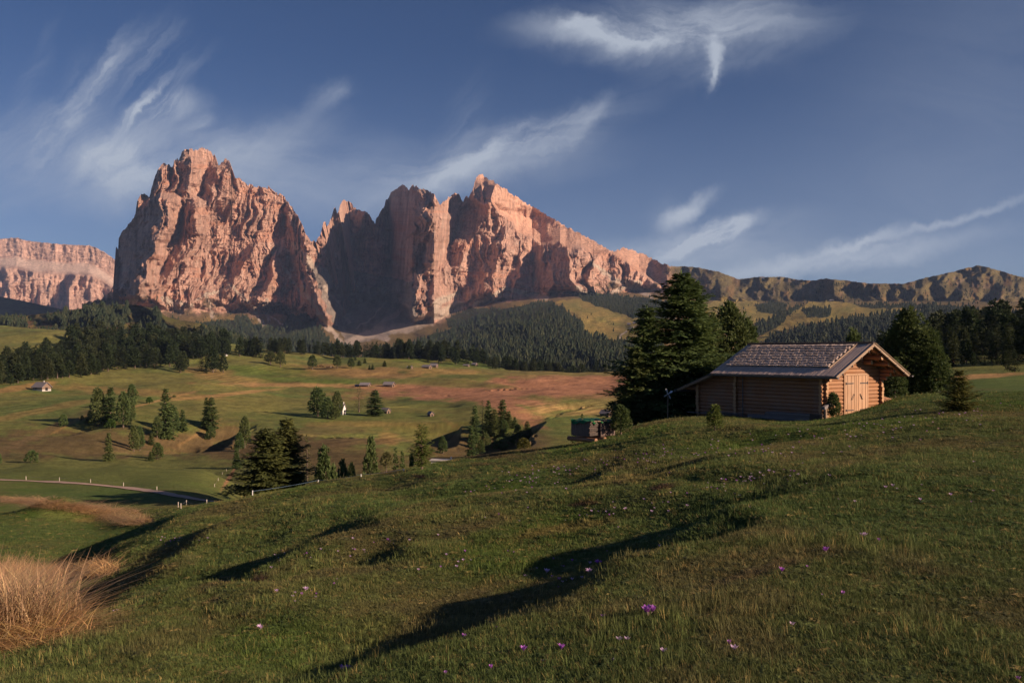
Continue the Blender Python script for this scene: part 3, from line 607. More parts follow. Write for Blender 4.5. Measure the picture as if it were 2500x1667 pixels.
def kn_c(px, py):
    n = fbm(px / 25, py / 10, 5, 3)[..., None] * .5 + .5; c = (C_PASTG * n + C_TURF * .9 * (1 - n))
    h_ = (sstep(px, 340, 300) * sstep(fbm(px / 15, py / 7, 9, 3), 0, .4) * .7)[..., None]; c = c * (1 - h_) + np.array([.26, .13, .07]) * h_
    for k in KNF:
        c = np.where(inpoly(px + 6 * fbm(px / 9, py / 9, 3, 2), py + 4 * fbm(px / 9, py / 9, 5, 2), k)[..., None], C_WOOD, c)
    return c
me, _ = relief_sheet('knoll', -700, 740, 420, 90, KN, kn_d, kn_c, bottom=920, jag=1.0, back=200)
structure('knoll', me, m_rock)
# low ground joining valley and mountains, seen by nobody but closing the gaps
xs = np.linspace(-9000, 9000, 20); ys = np.linspace(1200, 12000, 20); LX, LY = np.meshgrid(xs, ys)
structure('valley_floor', grid_mesh('valley_floor', LX, LY, LX * 0 - 70.0, np.broadcast_to(C_TURF, LX.shape + (3,))), m_rock)
# ================================================================== trees
def mat_needles(name, c1, c2, c3, ts=.9):
    m_, N = new_mat(name)
    oi = N.n('ShaderNodeObjectInfo').outputs['Random']; tc = N.n('ShaderNodeTexCoord').outputs['Object']
    n = N.noise(tc, 5.0 * ts, 5, .7)
    c = N.mix(N.sm(n, .35, .68), c1, c2); c = N.mix(N.m('MULTIPLY', N.sm(oi, .25, 1.0), .55), c, c3)
    b = N.n('ShaderNodeBsdfPrincipled'); N.set(b, 'Base Color', c); b.inputs['Roughness'].default_value = .7; b.inputs['Specular IOR Level'].default_value = .2
    t = N.n('ShaderNodeBsdfTranslucent'); N.set(t, 0, c); mx = N.n('ShaderNodeMixShader', i0=.28, i1=b.outputs[0], i2=t.outputs[0]); N.n('ShaderNodeOutputMaterial', i0=mx.outputs[0]); return m_
M_SPR = mat_needles('spruce_needles', (.062, .102, .038), (.14, .195, .062), (.15, .165, .058))
M_PIN = mat_needles('pine_needles', (.045, .075, .027), (.115, .15, .045), (.12, .13, .05))
M_BRT = mat_needles('young_spruce_needles', (.075, .115, .026), (.16, .185, .045), (.14, .16, .05))
M_OLI = mat_needles('olive_needles', (.065, .085, .028), (.15, .165, .05), (.16, .15, .045))
M_YEL = mat_needles('yellowing_spruce_needles', (.07, .085, .02), (.15, .14, .035), (.13, .12, .03))
M_LAR = mat_needles('larch_needles', (.085, .095, .035), (.16, .15, .06), (.12, .13, .05))
M_LEAF = mat_needles('broad_leaves', (.045, .095, .02), (.09, .17, .035), (.08, .13, .03))
M_FAR = mat_needles('far_needles', (.020, .034, .017), (.050, .070, .030), (.080, .084, .034), .35)
M_WOOD = mat_needles('wood_needles', (.022, .038, .017), (.046, .068, .026), (.062, .068, .028), .8)
m_bark, N = new_mat('bark'); tc = N.n('ShaderNodeTexCoord').outputs['Object']
mp = N.n('ShaderNodeMapping'); N.set(mp, 0, tc); mp.inputs['Scale'].default_value = (14, 14, 3)
finish(N, N.mix(N.noise(mp.outputs[0], 3, 6, .7), (.05, .036, .028), (.20, .15, .12)), .95, N.noise(mp.outputs[0], 4, 6, .7), .8, .03)

def trunk_geo(H, r0, rnd, lean=0.02, n=7, segs=7, top=.97, r1f=.12):
    vs, fs = [], []
    ox = oy = 0
    for i in range(segs):
        t = i / (segs - 1); r = r0 * ((1 - t) * (1 - r1f) + r1f) * (1.35 if i == 0 else 1)
        for k in range(n):
            a = 2 * math.pi * k / n; rr = r * (1 + rnd.uniform(-.08, .08)); vs.append((ox + rr * math.cos(a), oy + rr * math.sin(a), t * H * top - (0.03 * H if i == 0 else 0)))
        ox += rnd.uniform(-lean, lean) * H * .3; oy += rnd.uniform(-lean, lean) * H * .3
    for i in range(segs - 1):
        for k in range(n):
            a = i * n + k; b = i * n + (k + 1) % n; fs.append((a, b, b + n, a + n))
    fs.append(tuple(range((segs - 1) * n, segs * n)))
    return vs, fs
def blades(vs, fs, p, d, L, W, up=None, curve=0.0, rnd=random):
    """a thin pointed leaf / needle spray from p along d"""
    d = d.normalized(); s = d.cross(up if up is not None else Vector((rnd.uniform(-1, 1), rnd.uniform(-1, 1), rnd.uniform(-1, 1))))
    if s.length < 1e-4: s = Vector((1, 0, 0))
    s = s.normalized() * W * .5; i = len(vs); m_ = p + d * L * .55; e = p + d * L + Vector((0, 0, -curve * L))
    vs += [tuple(p), tuple(m_ - s), tuple(e), tuple(m_ + s)]; fs.append((i, i + 1, i + 2, i + 3))
def spruce_crown(seed, levels, nb, nt, R, droop=.35, base=.06, prof=1.0, jag=.25, leafL=.034, leafW=.016, nl=3, up=.0, gaps=.0, double=None):
    """unit-height spruce: whorls of drooping boughs, each set with needle sprays"""
    rnd = random.Random(seed); vs, fs = [], []
    tops = [(0, 0, 1.0, 1.0)] + (double or [])
    for tx, ty, th, tr in tops:
        for i in range(levels):
            t = min(.985, max(0, (i + rnd.uniform(-.8, .8)) / levels)); h = base + (th - base) * t; r = R * tr * ((1 - t) ** prof) * (1 + rnd.uniform(-jag, jag)) + .012
            if t < .1: r *= .72 + 2.8 * max(t, 0)
            cx = tx * (.35 + .65 * t); cy = ty * (.35 + .65 * t)
            n_ = max(4, int(nb * (.55 + .45 * (1 - t)))); a0 = rnd.uniform(0, 6.28)
            for b in range(n_):
                if rnd.random() < gaps: continue
                a = a0 + 6.283 * b / n_ + rnd.uniform(-.3, .3); h_ = h + rnd.uniform(-.7, .7) * (th - base) / levels; rb = r * rnd.uniform(.68, 1.12)
                ca_, sa_ = math.cos(a), math.sin(a); lift = (.45 * t ** 2 + up) * rb; dr = droop * (1 - t * .75)
                nn = max(3, int(nt * (rb / R) ** .7))
                for k in range(nn):
                    s_ = (k + .6) / nn; z = h_ - dr * rb * (s_ ** 1.4) + lift * s_ + (.10 * rb * max(0, s_ - .75) * 4 if t > .2 else 0)
                    x = cx + ca_ * rb * s_; y = cy + sa_ * rb * s_; sw = .42 * rb * (1 - s_) * .6 + .012
                    for q in range(nl):
                        side = rnd.uniform(-1, 1); p = Vector((x - sa_ * sw * side, y + ca_ * sw * side, z - abs(side) * sw * .35 + rnd.uniform(-.006, .006)))
                        d = Vector((ca_ * (.5 + s_) - sa_ * side * 1.1, sa_ * (.5 + s_) + ca_ * side * 1.1, rnd.uniform(-.85, .45)))
                        blades(vs, fs, p, d, leafL * rnd.uniform(.7, 1.3), leafW * rnd.uniform(.7, 1.3), Vector((rnd.uniform(-.5, .5), rnd.uniform(-.5, .5), 1)), rnd=rnd)
        for k in range(5): blades(vs, fs, Vector((tx, ty, th - .035 + .006 * k)), Vector((rnd.uniform(-.3, .3), rnd.uniform(-.3, .3), 1)), .035, .006, rnd=rnd)
    return vs, fs
def pine_crown(seed, ntuft, R, base=.08, lobes=9, leafL=.05, leafW=.012, nl=6, pw=.55, stub=.5, upb=.9, spread=.28, tap=.35):
    """unit-height stone pine / broad crown: upward tufts over several overlapping lobes"""
    rnd = random.Random(seed); vs, fs = [], []
    L = [(0, 0, .5 + base / 2, R * .82, .5)]
    for i in range(lobes):
        t = (i + .5) / lobes; h = base + .08 + (1 - base - .16) * t; rr = R * math.sin(math.pi * min(.97, .18 + .62 * (1 - t))) ** pw
        a = i * 2.4 + rnd.uniform(-.3, .3); o = rr * rnd.uniform(.35, .65) * (1 - .75 * t * t)
        L.append((o * math.cos(a), o * math.sin(a), h, R * rnd.uniform(.34, .52) * (1 - tap * t), rnd.uniform(.13, .22) * (1 if t < .8 else .8)))
    L.append((0, 0, .86, R * (.32 if tap < .5 else .17), .14))
    W_ = [l[3] * l[4] for l in L]; tw = sum(W_)
    for l, wt in zip(L, W_):
        cx, cy, cz, rx, rz = l
        if rz == .5: rz = .5 - base / 2 - .03
        for k in range(int(ntuft * wt / tw)):
            u = rnd.uniform(-.9, 1); ph = rnd.uniform(0, 6.283); s = math.sqrt(1 - u * u); sh = rnd.uniform(.72, 1.0) ** .5 * (1 + .10 * math.sin(ph * 5 + u * 9 + seed))
            taper = 1.0 if l is not L[0] else (1.12 - (.62 if tap < .5 else .85) * (u + 1) / 2)
            p = Vector((cx + rx * s * math.cos(ph) * sh * taper, cy + rx * s * math.sin(ph) * sh * taper, cz + rz * u * sh))
            if p.z < base: continue
            out = Vector((s * math.cos(ph), s * math.sin(ph), u * .5 + upb)).normalized()
            for q in range(nl):
                d = out + Vector((rnd.gauss(0, 1), rnd.gauss(0, 1), rnd.gauss(0, 1))) * spread * 1.6
                blades(vs, fs, p, d, leafL * rnd.uniform(.7, 1.3), leafW, rnd=rnd)
    return vs, fs
def lowpoly_tree(seed, n=6, tiers=4, R=.2, trunk=.1, roundish=0):
    rnd = random.Random(seed); vs, fs = [], []
    for i in range(tiers):
        t0 = i / tiers; z0 = trunk + (1 - trunk) * t0 * .9; z1 = min(1.0, z0 + (1 - trunk) * (.5 if i < tiers - 1 else .4)); r = R * ((1 - t0) ** .8 + .06) if not roundish else R * math.sin(math.pi * (.22 + .6 * (1 - t0))) * 1.0
        b = len(vs); a0 = rnd.uniform(0, 6)
        for k in range(n * 2):
            a = a0 + math.pi * k / n; rr = r * (rnd.uniform(.85, 1.2) if k % 2 == 0 else rnd.uniform(.5, .75)); vs.append((rr * math.cos(a), rr * math.sin(a), z0 + rnd.uniform(-.03, .02) - (0 if k % 2 else .02)))
        vs.append((rnd.uniform(-.01, .01), rnd.uniform(-.01, .01), z1)); 
        for k in range(n * 2): fs.append((b + k, b + (k + 1) % (n * 2), b + n * 2))
    b = len(vs)
    for k in range(4): a = k * math.pi / 2; vs += [(.018 * math.cos(a), .018 * math.sin(a), -.04), (.014 * math.cos(a), .014 * math.sin(a), trunk + .12)]
    nf = len(fs)
    for k in range(4): i = b + 2 * k; j = b + 2 * ((k + 1) % 4); fs.append((i, j, j + 1, i + 1))
    return vs, fs, nf
def mk(name, g, m_, smooth=False): return raw_mesh(name, g[0], g[1], smooth, [m_])
_r = random.Random(5)
TRUNK = [mk('trunk_mesh', trunk_geo(1, .022, _r), m_bark) for _ in range(3)]
# mid-distance variants, unit height
MID = {
 'spruce': [mk('spruce_crown_mesh', spruce_crown(s_, 24, 9, 9, .21, .40, .05, .85, .25, .056, .034, 4), M_SPR) for s_ in (1, 2, 3, 4)],
 'pine': [mk('pine_crown_mesh', pine_crown(s_, 620, .26, .05, 8, .060, .022, 6), M_SPR) for s_ in (11, 12, 13, 14)],
 'palepine': [mk('pale_pine_crown_mesh', pine_crown(s_, 560, .26, .12, 8, .055, .020, 6), M_PIN) for s_ in (21, 22)],
 'larch': [mk('larch_crown_mesh', spruce_crown(s_, 20, 7, 5, .22, .2, .14, .7, .35, .05, .018, 2, gaps=.15), M_LAR) for s_ in (31, 32)],
 'leaf': [mk('leafy_crown_mesh', pine_crown(s_, 420, .42, .12, 8, .09, .05, 5, upb=.3), M_LEAF) for s_ in (41,)],
 'shrub': [mk('shrub_foliage_mesh', pine_crown(s_, 300, .55, .0, 8, .12, .05, 5, upb=.7), M_SPR) for s_ in (51, 52)],
 'yellow': [mk('yellow_shrub_mesh', pine_crown(s_, 380, .5, .0, 7, .11, .05, 5, upb=.8), M_YEL) for s_ in (61,)],
}
NCON = [0]
def crown_r(me):
    n = len(me.vertices); a = np.empty(n * 3, np.float32); me.vertices.foreach_get('co', a); a = a.reshape(-1, 3); return float(np.percentile(np.hypot(a[:, 0], a[:, 1]), 88))
def tree(px, top, base, wpx, kind, label, near=None, group=None, name=None, cat=None, lo=3.0, parts=True, seed=None, pos=None, meshes=None, trunk_r=1.0):
    rnd = random.Random(int(px * 7 + base * 13)); p = pos if pos is not None else at(px, base, near, lo); Yd = p.y
    H = (base - top) / F * Yd * 1.03; Wd = wpx / F * Yd
    cr = meshes or MID[kind]; cm = cr[rnd.randrange(len(cr))]
    R0 = crown_r(cm)
    sx = Wd / (2 * R0) / H * 1.0
    nm = name or {'spruce': 'spruce_tree', 'pine': 'pine_tree', 'palepine': 'pine_tree', 'larch': 'larch_tree', 'leaf': 'broadleaf_tree', 'shrub': 'shrub', 'yellow': 'shrub'}[kind]
    e = bpy.data.objects.new(nm, None); COL.objects.link(e); e.location = p; e.rotation_euler = (0, 0, rnd.uniform(0, 6.28)); e.empty_display_size = .1
    e['label'] = label; e['category'] = cat or ('shrub' if nm == 'shrub' else 'tree')
    if group: e['group'] = group
    c = link('crown' if nm != 'shrub' else 'foliage', cm, e); c.scale = (H * sx, H * sx, H)
    t = link('trunk', TRUNK[rnd.randrange(3)], e); tk = min(1.6, max(.8, sx)) * trunk_r; t.scale = (H * tk, H * tk, H * (.92 if kind != 'leaf' else .6) if nm != 'shrub' else H * .3)
    NCON[0] += 1
    return e
def C1(x): return x * .3401
def L1(*a): return (C1(a[0]), 740 + a[1] * .3401, 740 + a[2] * .3401, a[3] * .3401)      # from the left enlargement
def L2(*a): return (600 + a[0] * .4039, 800 + a[1] * .4039, 800 + a[2] * .4039, a[3] * .4039)
T = [
 (L1(705, 625, 880, 110), 'pine', 'broad dark pine at the left front of the big clump on the slope'), (L1(793, 605, 852, 95), 'spruce', 'double-topped dark spruce rising in the middle of the big clump'),
 (L1(885, 650, 895, 88), 'pine', 'dense dark pine at the right front of the big clump, beside the pale round bush'), (L1(945, 590, 752, 75), 'pine', 'slim round-topped pine at the upper right end of the big clump'),
 (L1(938, 690, 848, 62), 'pine', 'dark pine between the front and the upper right end of the big clump'), (L1(645, 770, 850, 62), 'spruce', 'low dark spruce at the left edge of the big clump'),
 (L1(793, 835, 902, 62), 'leaf', 'small round light green deciduous tree in front of the big dark clump'), (L1(455, 800, 885, 58), 'shrub', 'low round dark conifer alone on the crest left of the big clump'),
 (L1(590, 808, 840, 24), 'shrub', 'tiny dark bush just left of the big clump'), (L1(1072, 675, 722, 42), 'leaf', 'small round dark bush beside the hillside path right of the big clump'), (L1(1250, 660, 676, 26), 'shrub', 'tiny bush at the bend of the thin hillside path'),
 (L1(1190, 628, 965, 115), 'spruce', 'tallest spruce of the ravine edge group with a bare pale trunk'), (L1(1240, 745, 935, 90), 'pine', 'broad dark pine behind the right side of the tallest ravine edge spruce'),
 (L1(1310, 770, 918, 62), 'spruce', 'slim pointed spruce right of the tallest ravine edge spruce'), (L1(1128, 820, 965, 66), 'pine', 'dark pine against the left side of the tallest ravine edge spruce'), (L1(1086, 930, 1014, 42), 'spruce', 'small young spruce left below the tallest ravine edge spruce'),
 (L1(960, 885, 1060, 66), 'pine', 'left one of the two touching dark pines low on the brown slope'), (L1(1003, 893, 1056, 62), 'pine', 'right one of the two touching dark pines low on the brown slope'),
 (L1(780, 925, 1130, 68), 'spruce', 'tall narrow spruce standing alone on the brown slope with a long shadow to its left'), (L1(1130, 1005, 1118, 74), 'pine', 'rounded dark pine low in the brown gully beside a smaller spruce'), (L1(1080, 1065, 1132, 40), 'spruce', 'small spruce at the foot of the rounded pine in the brown gully'),
 (L1(228, 1062, 1144, 84), 'shrub', 'low dark shrub behind the crest of the green field at far left'), (L1(-5, 1085, 1160, 34), 'shrub', 'dark bush cut by the left edge of the photo behind the green field'),
 (L1(1482, 685, 895, 66), 'spruce', 'left top of the joined spruce pair on the rounded brown spur'), (L1(1518, 680, 900, 92), 'spruce', 'right and broader spruce of the pair on the rounded brown spur'), (L1(1512, 885, 975, 64), 'pine', 'low pine hanging down the spur below the spruce pair'),
 (L1(1757, 820, 1038, 80), 'pine', 'tall leaning dark pine at the head of the shadowed gully'), (L1(1718, 938, 1062, 64), 'pine', 'middle pine of the three stepping down the shadowed gully'), (L1(1698, 1040, 1183, 62), 'spruce', 'lowest of the three conifers stepping down the shadowed gully'),
 (L2(435, 368, 535, 104), 'pine', 'broad pine at the left end of the clump hiding the white house'), (L2(495, 425, 550, 66), 'pine', 'lower dark pine in the middle of the clump hiding the white house'), (L2(553, 390, 530, 62), 'pine', 'tall pine behind the white house roof'), (L2(543, 480, 552, 56), 'pine', 'dark pine directly in front of the white house wall'),
 (L2(685, 362, 510, 68), 'larch', 'pale green larch standing alone between the two dark clumps'), (L2(782, 380, 530, 98), 'spruce', 'big dense spruce beside the grey hut on the meadow'),
 (L2(150, 148, 222, 66), 'palepine', 'left tree of the round-crowned pair at the forest end'), (L2(210, 142, 238, 56), 'palepine', 'right tree of the round-crowned pair at the forest end'), (L2(403, 170, 253, 54), 'palepine', 'round pine standing at the left end of the cattle herd'), (L2(552, 168, 246, 48), 'palepine', 'open-crowned pine at the right end of the cattle herd'),
 (L2(637, 185, 248, 42), 'palepine', 'crooked open pine right of the herd'), (L2(662, 172, 196, 15), 'spruce', 'tiny spruce above the crooked pine'), (L2(686, 198, 230, 26), 'spruce', 'small cone-shaped spruce right of the crooked pine'), (L2(720, 183, 214, 21), 'spruce', 'small cone-shaped spruce highest on the dry meadow'),
 (L2(748, 225, 252, 15), 'spruce', 'smaller one of the twin little spruces on the dry meadow'), (L2(767, 222, 253, 22), 'spruce', 'larger one of the twin little spruces on the dry meadow'), (L2(840, 200, 234, 26), 'spruce', 'small cone-shaped spruce alone left of the far huts'), (L2(988, 230, 252, 24), 'shrub', 'round bush in front of the leftmost far hut'),
 (L2(1385, 475, 690, 66), 'spruce', 'tall ragged spruce at the left front of the ravine clump'), (L2(1430, 440, 640, 56), 'larch', 'pale-topped larch at the back of the ravine clump'), (L2(1466, 450, 645, 64), 'spruce', 'dark pointed spruce in the centre of the ravine clump'), (L2(1505, 498, 650, 72), 'spruce', 'dark spruce right of centre in the ravine clump'),
 (L2(1552, 437, 605, 86), 'spruce', 'tallest broad spruce at the right of the ravine clump'), (L2(1590, 500, 606, 50), 'spruce', 'spruce leaning out at the far right of the ravine clump'), (L2(1560, 560, 645, 50), 'pine', 'low pine under the right of the ravine clump'), (L2(1365, 600, 778, 58), 'spruce', 'lowest spruce at the left foot of the ravine clump'), (L2(1420, 680, 765, 44), 'pine', 'small pine in the middle foot of the ravine clump'), (L2(1450, 640, 740, 60), 'pine', 'dark pine filling the shade of the ravine clump'),
 (L2(1626, 540, 602, 32), 'spruce', 'small spruce apart to the right of the ravine clump'), (L2(1645, 590, 675, 48), 'pine', 'left conifer of the pair right below the ravine clump'), (L2(1702, 568, 682, 66), 'spruce', 'right and taller conifer of the pair right below the ravine clump'),
 (L2(1190, 660, 762, 54), 'pine', 'small dark pine alone in the shade left of the ravine clump'),
 (L2(1540, 670, 735, 90), 'shrub', 'dark bushes on the shaded ravine bank'), (L2(1600, 640, 700, 60), 'shrub', 'brown-green bush on the ravine bank below the spruces'),
 (L2(1680, 672, 738, 84), 'yellow', 'yellow-green shrub rising over the meadow crest right of the ravine'), (L2(2033, 520, 545, 14), 'shrub', 'tiny lone bush on the mown meadow left of the far grey hut'),
]
for (px, tp, bs, wd), kd, lb in T: tree(px, tp, bs, wd, kd, lb, lo=(150 if bs > 1000 else 230))
# trees just over the near crest: standing a little down the hidden side
for (px, tp, bs, wd), kd, lb, Y in [
  (L2(757, 680, 862, 98), 'pine', 'dark pine rising behind the meadow crest beside the pale sapling', 78), (L2(905, 740, 845, 54), 'spruce', 'left one of two small dark spruces behind the crest', 80), (L2(947, 750, 842, 54), 'spruce', 'right one of two small dark spruces behind the crest', 80), (L2(1003, 780, 836, 42), 'shrub', 'dark bush touching the bright young spruce from behind', 72),
  (L2(470, 735, 900, 108), 'pine', 'broad grey-green pine behind the white fence post on the crest', 70), (L2(585, 825, 885, 84), 'shrub', 'wide low bush behind the fence left of the small pines', 72), (L2(640, 838, 890, 64), 'shrub', 'low dark bush behind the blue fence rope', 70), (L2(530, 850, 900, 60), 'shrub', 'low bush at the right foot of the grey-green pine', 68),
  (L2(370, 655, 860, 96), 'larch', 'thin brownish half-dead conifer behind the big near spruce', 110)]:
    X = (px - CX) / F * Y; tree(px, tp, HY - F * zat(X, Y) / Y, wd, kd, lb, pos=Vector((X, Y, zat(X, Y))))
# ---- near trees with their own crowns
def near_tree(px, tp, bs, wd, crown, mat, label, name, Y=None, R0=.24, trunk_r=1.0, p=None):
    me = mk(name + '_crown_mesh', crown, mat)
    if p is None: p = at(px, bs) if Y is None else Vector(((px - CX) / F * Y, Y, zat((px - CX) / F * Y, Y)))
    R0 = crown_r(me); Yd = p.y; H = (HY - F * p.z / Yd - tp) / F * Yd * 1.02; e = bpy.data.objects.new(name, None); COL.objects.link(e); e.location = p
    e['label'] = label; e['category'] = 'tree'; e.empty_display_size = .1
    c = link('crown', me, e); sx = wd / F * Yd / (2 * R0) ; c.scale = (sx, sx, H)
    t = link('trunk', TRUNK[0], e); t.scale = (H * trunk_r, H * trunk_r, H * .93); NCON[0] += 1
    return e
near_tree(1662, 672, 1030, 222, spruce_crown(71, 52, 13, 17, .30, .42, .085, .80, .5, .026, .014, 6, up=.06), M_SPR, 'largest dark spruce standing directly left of the log cabin', 'spruce_tree', Y=52, R0=.31, trunk_r=1.3)
near_tree(1578, 752, 1034, 155, spruce_crown(72, 44, 12, 14, .26, .38, .10, .80, .55, .030, .016, 6, up=.06), M_SPR, 'second spruce grown into the left side of the largest one', 'spruce_tree', Y=51, R0=.27)
near_tree(1692, 690, 1034, 120, spruce_crown(73, 44, 11, 12, .22, .4, .10, .9, .35, .030, .016, 6), M_SPR, 'spruce with the right-hand tip of the group beside the cabin', 'spruce_tree', Y=54, R0=.23)
near_tree(1550, 850, 1036, 84, spruce_crown(74, 30, 11, 12, .24, .15, .10, .8, .4, .044, .024, 5, up=.12), M_SPR, 'low ragged spruce reaching furthest left beside the whirligig', 'spruce_tree', Y=50, R0=.27)
near_tree(1638, 905, 1036, 110, pine_crown(75, 900, .30, .12, 7, .05, .02, 6), M_PIN, 'low bright pine in front of the spruce trunks by the cabin corner', 'pine_tree', Y=50.5, R0=.33)
near_tree(1782, 746, 1020, 128, pine_crown(76, 3000, .30, .05, 16, .034, .010, 8, pw=.85, tap=.68), M_PIN, 'upright stone pine left of the roof, with lit tufted tips', 'pine_tree', Y=60, R0=.34, trunk_r=1.2)
near_tree(1825, 785, 1020, 90, pine_crown(77, 1700, .30, .05, 10, .042, .012, 7, pw=.85, tap=.68), M_PIN, 'shorter stone pine touching the ridge of the cabin roof', 'pine_tree', Y=61, R0=.34)
near_tree(1740, 775, 1020, 95, pine_crown(78, 1500, .30, .05, 10, .042, .012, 7, pw=.85, tap=.68), M_PIN, 'dark stone pine between the spruces and the lit pine', 'pine_tree', Y=59, R0=.34)
near_tree(2215, 760, 992, 118, pine_crown(79, 3400, .30, .03, 17, .034, .010, 8, pw=.85, tap=.68), M_PIN, 'tall dark stone pine behind the right eave of the cabin', 'pine_tree', Y=54, R0=.34, trunk_r=1.2)
near_tree(2272, 808, 990, 86, pine_crown(80, 2000, .30, .02, 11, .040, .012, 7, pw=.85, tap=.68), M_PIN, 'lower right half of the stone pines behind the cabin', 'pine_tree', Y=53, R0=.34)
near_tree(2185, 880, 992, 52, pine_crown(81, 900, .30, .02, 8, .055, .016, 7), M_PIN, 'small stone pine close to the right gable corner', 'pine_tree', Y=51, R0=.34)
near_tree(2085, 815, 900, 62, pine_crown(82, 900, .34, .3, 8, .05, .012, 7), M_PIN, 'pine top showing just above the cabin roof ridge', 'pine_tree', Y=64, R0=.36)
near_tree(2342, 905, 1004, 80, spruce_crown(83, 26, 12, 11, .40, .12, .02, .9, .35, .06, .022, 5, up=.15), M_YEL, 'small yellow-green spruce with a bare leader, alone on the right slope', 'spruce_tree', R0=.42)
near_tree(1745, 990, 1052, 36, pine_crown(84, 260, .22, .08, 9, .09, .02, 7, upb=1.2), M_BRT, 'thin light green sapling on the grass in front of the cabin', 'pine_sapling', R0=.28)
near_tree(1516, 990, 1064, 46, pine_crown(85, 700, .28, .12, 8, .065, .015, 7, upb=1.2), M_PIN, 'young stone pine right behind the firewood stack', 'pine_sapling', R0=.33, trunk_r=1.4)
near_tree(2034, 962, 1014, 34, pine_crown(86, 420, .30, .03, 7, .10, .022, 7, upb=1.2), M_PIN, 'bushy little pine against the cabin wall left of the door', 'pine_sapling', R0=.36, Y=41.3)
near_tree(1030, 1034, 1147, 52, spruce_crown(87, 20, 8, 8, .21, -.15, .12, .75, .25, .055, .02, 4, up=.35), M_BRT, 'bright green young spruce standing alone on the near crest', 'spruce_sapling', R0=.24, trunk_r=1.1)
near_tree(943, 1105, 1154, 27, pine_crown(88, 200, .26, .25, 7, .10, .02, 7, upb=1.0), M_LAR, 'small pale sapling with a bare stem on the near crest', 'pine_sapling', R0=.33, trunk_r=1.4)
near_tree(650, 1050, 1212, 134, spruce_crown(89, 48, 14, 17, .34, .34, .02, .75, .45, .036, .020, 5), M_OLI, 'left and broader one of the two near spruces left of the crest', 'spruce_tree', Y=60, R0=.36, trunk_r=1.0)
near_tree(700, 1026, 1205, 118, spruce_crown(90, 48, 14, 16, .28, .30, .02, .8, .45, .034, .020, 5), M_OLI, 'right and taller one of the two near spruces left of the crest', 'spruce_tree', Y=62, R0=.30)
near_tree(1407, 1055, 1080, 22, pine_crown(91, 160, .6, .0, 6, .2, .04, 6), M_SPR, 'small dark pine bush left of the firewood stack', 'pine_sapling', R0=.66, Y=45)

# ---- woods: the largest conifers one by one, the rest as one growth
FARV = [lowpoly_tree(s_, 6, 5, .20) for s_ in (1, 2, 3)] + [lowpoly_tree(s_, 6, 4, .26, .06, 1) for s_ in (4, 5, 6)]
def poisson(poly, n, rmin, seed, tries=60):
    rnd = random.Random(seed); xs = [p[0] for p in poly]; ys = [p[1] for p in poly]; out = []
    for _ in range(n * tries):
        x = rnd.uniform(min(xs), max(xs)); y = rnd.uniform(min(ys), max(ys))
        if not inpoly(np.array([x]), np.array([y]), poly)[0]: continue
        if all(abs(x - a) > rmin or abs(y - b) > rmin * .22 for a, b in out): out.append((x, y))
        if len(out) >= n: break
    return out
def wood_mesh(kind, s_):
    if kind == 's': c = spruce_crown(s_, 15, 7, 4, .20, .40, .04, .8, .3, .075, .042, 3)
    else: c = pine_crown(s_, 300, .27, .03, 7, .085, .036, 5)
    t = trunk_geo(.3, .022, random.Random(s_), n=5, segs=2); b = len(c[0])
    return raw_mesh('conifer_mesh', c[0] + t[0], c[1] + [tuple(b + i for i in f) for f in t[1]], False, [M_WOOD, m_bark], [0] * len(c[1]) + [1] * len(t[1]))
WOOD = [wood_mesh('s', 101), wood_mesh('s', 102), wood_mesh('s', 103), wood_mesh('p', 104), wood_mesh('p', 105), wood_mesh('p', 106)]
def wood_tree(px, py, hpx, label, group, near=None, lo=250, wf=1.0):
    rnd = random.Random(int(px * 31 + py * 17)); p = at(px, py, near, lo); H = hpx / F * p.y
    o = link('conifer', WOOD[rnd.randrange(6)], None, label=label(px, py) if callable(label) else label, group=group, category='tree'); o.location = p; s_ = H * rnd.uniform(.85, 1.15)
    o.scale = (s_ * wf * rnd.uniform(.9, 1.15), s_ * wf * rnd.uniform(.9, 1.15), s_); o.rotation_euler = (0, 0, rnd.uniform(0, 6.28)); NCON[0] += 1
LW = [(-20, 942), (30, 938), (68, 936), (120, 931), (163, 922), (204, 918), (238, 915), (279, 907), (326, 903), (374, 903), (408, 897), (440, 890), (470, 878), (540, 872), (640, 874), (655, 866), (560, 852), (420, 838), (300, 828), (180, 826), (172, 850), (120, 872), (70, 880), (20, 900), (-20, 905)]
lab = lambda x, y: ('%s conifer of the left wood, %s' % ('front edge' if y > 893 else 'middle' if y > 868 else 'high back edge', 'at the photo edge' if x < 60 else 'above the small chimneyed hut' if x < 170 else 'left of its middle' if x < 290 else 'right of its middle' if x < 420 else 'behind its outlying clump' if x < 560 else 'at its thin right end')); grp = 'conifers of the left wood'
lw = poisson(LW, 128, 11, 3)
for x, y in lw: wood_tree(x, y, 42 + max(0, y - 850) * .14, lab, grp, wf=1.1)
for x, y, h_ in [(440, 910, 48), (447, 905, 40), (492, 906, 42), (503, 911, 36), (520, 909, 58), (527, 906, 50), (545, 910, 48), (197, 921, 30), (28, 940, 22), (232, 914, 40)]: wood_tree(x, y, h_, lab, grp, wf=1.1)
lab = lambda x, y: 'conifer in the row along the far meadow rim, ' + ('above the round-crowned pair' if x < 720 else 'above the cattle' if x < 830 else 'above the little spruces' if x < 950 else 'above the leftmost far hut' if x < 1020 else 'behind the pale hut and barn' if x < 1090 else 'at the right end of the row'); grp = 'conifers along the meadow rim'
RIM = [(655, 866), (700, 865), (760, 866), (880, 871), (970, 876), (1045, 880), (1125, 882), (1185, 877), (1185, 870), (1100, 872), (1000, 867), (880, 862), (760, 858), (655, 857)]
